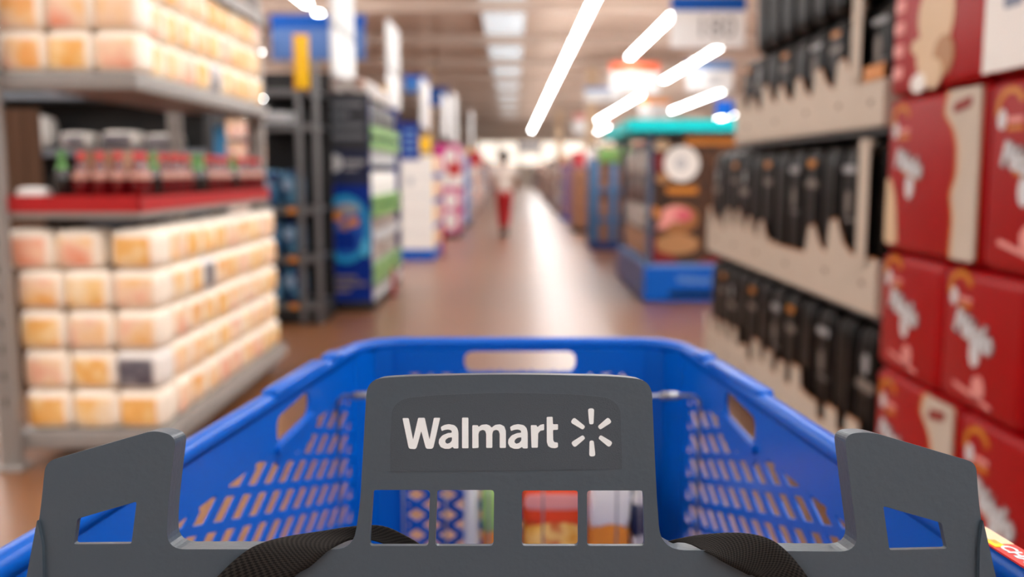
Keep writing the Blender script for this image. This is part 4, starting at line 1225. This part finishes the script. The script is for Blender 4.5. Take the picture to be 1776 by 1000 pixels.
def bbag(y, z, h, label, style):
    t = thing('pet_food_bag', label, 'bag', (XR + 0.12, y, z), group='black bags in white trays')
    part('pouch', m_pillow(BD, BW, h, 0.15, 8, 50 + style % 3), M_FILMB, t)
    part('top_seam', m_box(0.012, BW * 0.92, 0.03, 0.003), M_FILMB, t, (0, 0, h - 0.016))
    g = -BD / 2 - 0.0005
    def fl(nm, loops, m):
        part(nm, m_prism(loops, lambda y, z: (g - 0.002, y, z), lambda y, z: (g + 0.016, y, z)), m, t)
    M_DIM = mat('dim white print', (118, 110, 104), 0.5)
    if style % 5 in (1, 3):
        return
    if style % 3 == 0:
        fl('brand_band', [rounded(rect(-0.085, h * 0.60, 0.085, h * 0.66), 0.012)], M_DIM)
        fl('portrait', [ellipse(0, h * 0.76, 0.032, 0.04)], M_GREYP)
    elif style % 3 == 1:
        fl('brand_band', [rounded(rect(-0.08, h * 0.70, 0.07, h * 0.75), 0.012)], M_DIM)
        fl('gold_tag', [rounded(rect(-0.04, h * 0.84, 0.05, h * 0.89), 0.01)], M_GOLD)
    else:
        fl('brand_band', [rounded(rect(-0.06, h * 0.80, 0.085, h * 0.85), 0.012)], M_GREYP)
        fl('portrait', [ellipse(0.02, h * 0.62, 0.03, 0.05)], M_DIM)
        fl('text_line', [rounded(rect(-0.07, h * 0.50, 0.06, h * 0.525), 0.008)], mat('dim grey print', (96, 92, 90), 0.5))
YR0, YR1 = 3.46, 6.5
tiers = [(0.12, 'bottom', 0.645, YR1), (0.82, 'middle', 0.645, YR1), (1.515, 'upper', 0.46, 5.75), (1.985, 'top', 0.46, 5.55)]
sr = thing('pallet_rack', 'dark rack carrying the black bags right of the aisle', 'rack', (XR + 0.3, (YR0 + YR1) / 2, 0))
part('base', m_box(0.56, YR1 - YR0, 0.115, 0.004), M_BLACK, sr, (0.0, 0, 0))
for z in (0.795, 1.49):
    part('shelf', m_box(0.56, (YR1 if z < 1 else 5.8) - YR0, 0.022), M_RACKD, sr, (0, 0 if z < 1 else (5.8 - YR1) / 2, z))
part('back_panel', m_box(0.03, YR1 - YR0, 2.5), M_BLACK, sr, (0.30, 0, 0))
for y in (YR0 + 0.04, (YR0 + YR1) / 2, YR1 - 0.04):
    part('upright', m_box(0.04, 0.05, 2.5), M_BLACK, sr, (0.26, y - (YR0 + YR1) / 2, 0))
cnt = 0
for z, nm, bh_, ye in tiers:
    n = int((ye - YR0) / (BW + 0.003))
    for k in range(n):
        y = YR0 + 0.125 + k * (BW + 0.003)
        zz = z + (0.0065 if nm != 'top' else 0)
        bbag(y, zz, bh_, 'black bag in the %s layer, %s from the red packs' % (nm, ORD[k]), k + cnt)
    cnt += 1
    if nm == 'top':
        continue
    cuts = {'bottom': [(YR0, 4.22, 'step', 0.24), (4.22, 5.2, 'step', 0.3), (5.2, YR1, 'step', 0.28)],
            'middle': [(YR0, 3.74, 'low', 0.33), (3.74, 4.32, 'saw', 0.34), (4.32, 4.92, 'low', 0.26), (4.92, YR1, 'saw', 0.28)],
            'upper': [(YR0, 3.72, 'low', 0.27), (3.72, 4.6, 'saw', 0.30), (4.6, 5.75, 'saw', 0.26)]}[nm]
    for q, (a, b2, kd, hg) in enumerate(cuts):
        tray(a + 0.003, b2 - 0.003, z, 'torn white tray on the %s level of black bags, %s from red packs' % (nm, ORD[q]), 0.27, hg, kind=kd)
for k, (y, z0, z1, lab) in enumerate([(3.74, 1.70, 2.5, 'white cardboard post between the upper black bags'), (3.60, 1.0, 1.47, 'white cardboard post between the middle black bags')]):
    t = thing('cardboard_post', lab, 'post', (XR - 0.006, y, z0), group='cardboard posts')
    part('front_face', m_box(0.004, 0.10, z1 - z0), M_CARD, t, (-0.008, 0, 0))
    part('side_face', m_box(0.06, 0.004, z1 - z0), M_CARD, t, (0.024, 0.052, 0))
t = thing('gold_tag', 'orange label below the nearest upper black bag', 'label', (XR - 0.006, 3.57, 1.685))
part('label', m_box(0.003, 0.19, 0.05), M_GOLD, t)
part('border', m_box(0.002, 0.20, 0.06), M_KRAFT, t, (0.003, 0, -0.005))

# =================================================================== red toilet paper packs
petalo = text_mesh('Pétalo', 0.15, 0.002, 0.005, 0.12)
petalo_b = text_mesh('Pétalo', 0.15, 0.0015, 0.014, 0.12)
def red_pack(y0, y1, z, h, label, white=False, pic=False, logo=True, x=XR):
    L = y1 - y0
    D = 0.42
    t = thing('toilet_paper_pack', label, 'pack', (x, (y0 + y1) / 2, z), group='red toilet paper packs')
    part('wrap', m_box(D, L, h, 0.035, 4), M_PRED, t, (D / 2, 0, 0))
    def fl(nm, loops, m, o=0.0, th=0.002):
        part(nm, m_prism(loops, lambda u, v: (-0.0005 - o - th, -u, v), lambda u, v: (0.004 - o, -u, v)), m, t)
    rot = (R(90), 0, R(-90))
    sc = L / 0.5
    u0 = -0.03 * sc if not white else -0.15
    if logo:
        lo = part('logo_outline', petalo_b, M_GREYP, t, (-0.003, -u0, h * 0.57), (R(90), R(12), R(-90)))  # printed grey outline behind the lettering
        l2 = part('logo_lettering', petalo, M_SILV, t, (-0.0062, -u0, h * 0.57), (R(90), R(12), R(-90)))
        for o_ in (lo, l2):
            o_.scale = (0.62 * sc,) * 3 if not white else (0.56,) * 3
        fl('logo_drop', [ellipse(u0 + 0.01, h * 0.43, 0.03, 0.042)], M_SILV)
        fl('logo_underline', [rounded([(u0 - 0.05, h * 0.51), (u0 + 0.09, h * 0.465), (u0 + 0.09, h * 0.485), (u0 - 0.05, h * 0.53)], 0.008)], M_GOLD)
    bx = -L / 2 + 0.12
    if not pic:
        fl('badge_ring', [ellipse(bx, h * 0.84, 0.075, 0.06, 24, 20, 200) + list(reversed(ellipse(bx, h * 0.84, 0.055, 0.042, 24, 20, 200)))], M_GOLD)
        fl('badge_disc', [ellipse(bx - 0.04, h * 0.79, 0.022, 0.028)], M_SILV)
        fl('badge_line', [rounded(rect(bx - 0.01, h * 0.77, bx + 0.07, h * 0.80), 0.008)], M_PALP)
        fl('badge_line', [rounded(rect(bx - 0.01, h * 0.73, bx + 0.07, h * 0.755), 0.008)], M_GOLD)
    if not white and not pic:
        fl('roll_print', [ellipse(u0 + 0.04, h * 0.19, 0.036, 0.038)], M_PALP)
        fl('count_line', [rounded([(u0 - 0.11, h * 0.15), (u0 + 0.12, h * 0.075), (u0 + 0.12, h * 0.105), (u0 - 0.11, h * 0.18)], 0.008)], M_PALP)
    if white:
        wl = [(L / 2 - 0.22, h * 0.985), (L / 2 - 0.02, h * 0.985), (L / 2 - 0.012, h * 0.03), (L / 2 - 0.16, h * 0.03), (L / 2 - 0.15, h * 0.25), (L / 2 - 0.175, h * 0.40), (L / 2 - 0.14, h * 0.50), (L / 2 - 0.145, h * 0.66), (L / 2 - 0.17, h * 0.76), (L / 2 - 0.24, h * 0.86)]
        wo = [(a - 0.022 if a < L / 2 - 0.05 else a, b2) for a, b2 in wl]
        fl('gold_border', [rounded(wo, 0.02)], M_GOLD, 0.0)
        fl('white_side', [rounded(wl, 0.02)], M_CARD, 0.003)
        fl('carry_slot', [rounded([(L / 2 - 0.185, h * 0.85), (L / 2 - 0.075, h * 0.88), (L / 2 - 0.07, h * 0.94), (L / 2 - 0.18, h * 0.91)], 0.02)], mat('dull red slot', (140, 42, 36), 0.5), 0.006)
        fl('side_print', [rounded([(-L / 2 + 0.02, h * 0.05), (-L / 2 + 0.13, h * 0.05), (-L / 2 + 0.10, h * 0.36), (-L / 2 + 0.05, h * 0.48), (-L / 2 + 0.02, h * 0.48)], 0.02)], M_TANL)
    if pic:
        for pi_, (a, b2, p, q, m) in enumerate(((0.02, 0.62, 0.11, 0.17, M_TAN), (-0.05, 0.48, 0.07, 0.10, M_TANL), (0.07, 0.45, 0.07, 0.11, M_TANL), (0.0, 0.25, 0.12, 0.13, M_TANL), (0.08, 0.2, 0.07, 0.08, M_TAN), (-0.12, 0.30, 0.04, 0.03, M_TANL), (-0.09, 0.06, 0.06, 0.04, M_WHITE), (0.02, 0.10, 0.06, 0.06, M_TANL))):
            fl('photo_print', [ellipse(a, b2 * h, p, q * h * 1.6)], m, 0.0007 * pi_)
        for k in range(5):
            fl('side_text', [rounded(rect(-L / 2 + 0.03, h * (0.12 + k * 0.15), -L / 2 + 0.11, h * (0.20 + k * 0.15)), 0.01)], M_PALP if k < 4 else M_SILV)
        fl('title_print', [ellipse(-0.06, h * 0.99, 0.035, 0.06)], M_SILV)
        fl('title_print', [ellipse(0.09, h * 1.0, 0.06, 0.05)], M_SILV)
    return t
GAP = 0.006
# rows from the floor: 0.12-0.23 pallet, then packs
pl = thing('wooden_pallet', 'wooden pallet under the red toilet paper packs', 'pallet', (XR + 0.22, 2.35, 0))
for k in range(3):
    part('runner', m_box(0.09, 2.1, 0.09), M_BOX, pl, (-0.18 + k * 0.18, 0, 0.0))
for k in range(9):
    part('deck_board', m_box(0.44, 0.16, 0.02), M_BOX, pl, (0, -0.96 + k * 0.24, 0.0905))
def redrow(z, h, cuts, row, **kw):
    for q, (a, b2, w_, p_) in enumerate(cuts):
        desc = 'red pack with white side and carry slot' if w_ else ('red pack with animal photo' if p_ else 'red toilet paper pack')
        red_pack(a + GAP / 2, b2 - GAP / 2, z, h - 0.004, '%s, %s row, %s from black bags' % (desc, row, ORD[q]), white=w_, pic=p_, logo=not p_)
redrow(0.112, 0.12, [(2.92, 3.43, False, False)], 'lowest') if False else None
redrow(0.112, 0.118 + 0.0, [(2.72, 3.43, False, True), (2.2, 2.72, False, True), (1.7, 2.2, False, True)], 'lowest') if False else None
redrow(0.112, 0.54, [(2.78, 3.43, True, False), (2.26, 2.78, False, False), (1.75, 2.26, False, False), (1.3, 1.75, False, False)], 'bottom')
redrow(0.652, 0.418, [(2.93, 3.43, False, False), (2.44, 2.93, False, False), (1.93, 2.41, False, False), (1.42, 1.93, False, False)], 'second')
redrow(1.072, 0.533, [(2.72, 3.43, True, False), (2.24, 2.71, False, False), (1.74, 2.24, False, False)], 'third')
redrow(1.607, 0.50, [(2.74, 3.43, False, True), (2.22, 2.73, False, False), (1.7, 2.22, False, False)], 'top')
nt_ = thing('paper_notice', 'white printed notice sheet hanging on the top red packs', 'notice', (XR - 0.012, 2.50, 1.60))
part('sheet', m_box(0.003, 0.44, 0.50), M_WHITE, nt_, (-0.006, 0, 0.02))
M_BGP = mat('blue grey print', (120, 130, 152), 0.5)
for u, v, a, b2 in ((-0.02, 0.40, 0.10, 0.05), (0.07, 0.18, 0.09, 0.10), (-0.06, 0.20, 0.06, 0.14), (0.05, 0.32, 0.12, 0.03)):
    part('print_block', m_prism([rounded(rect(-a / 2, 0, a / 2, b2), 0.012)], lambda y, z, u=u, v=v: (-0.0095, u - y, v + z), lambda y, z, u=u, v=v: (-0.0075, u - y, v + z)), M_BGP if a > 0.07 else M_LGREYP, nt_)
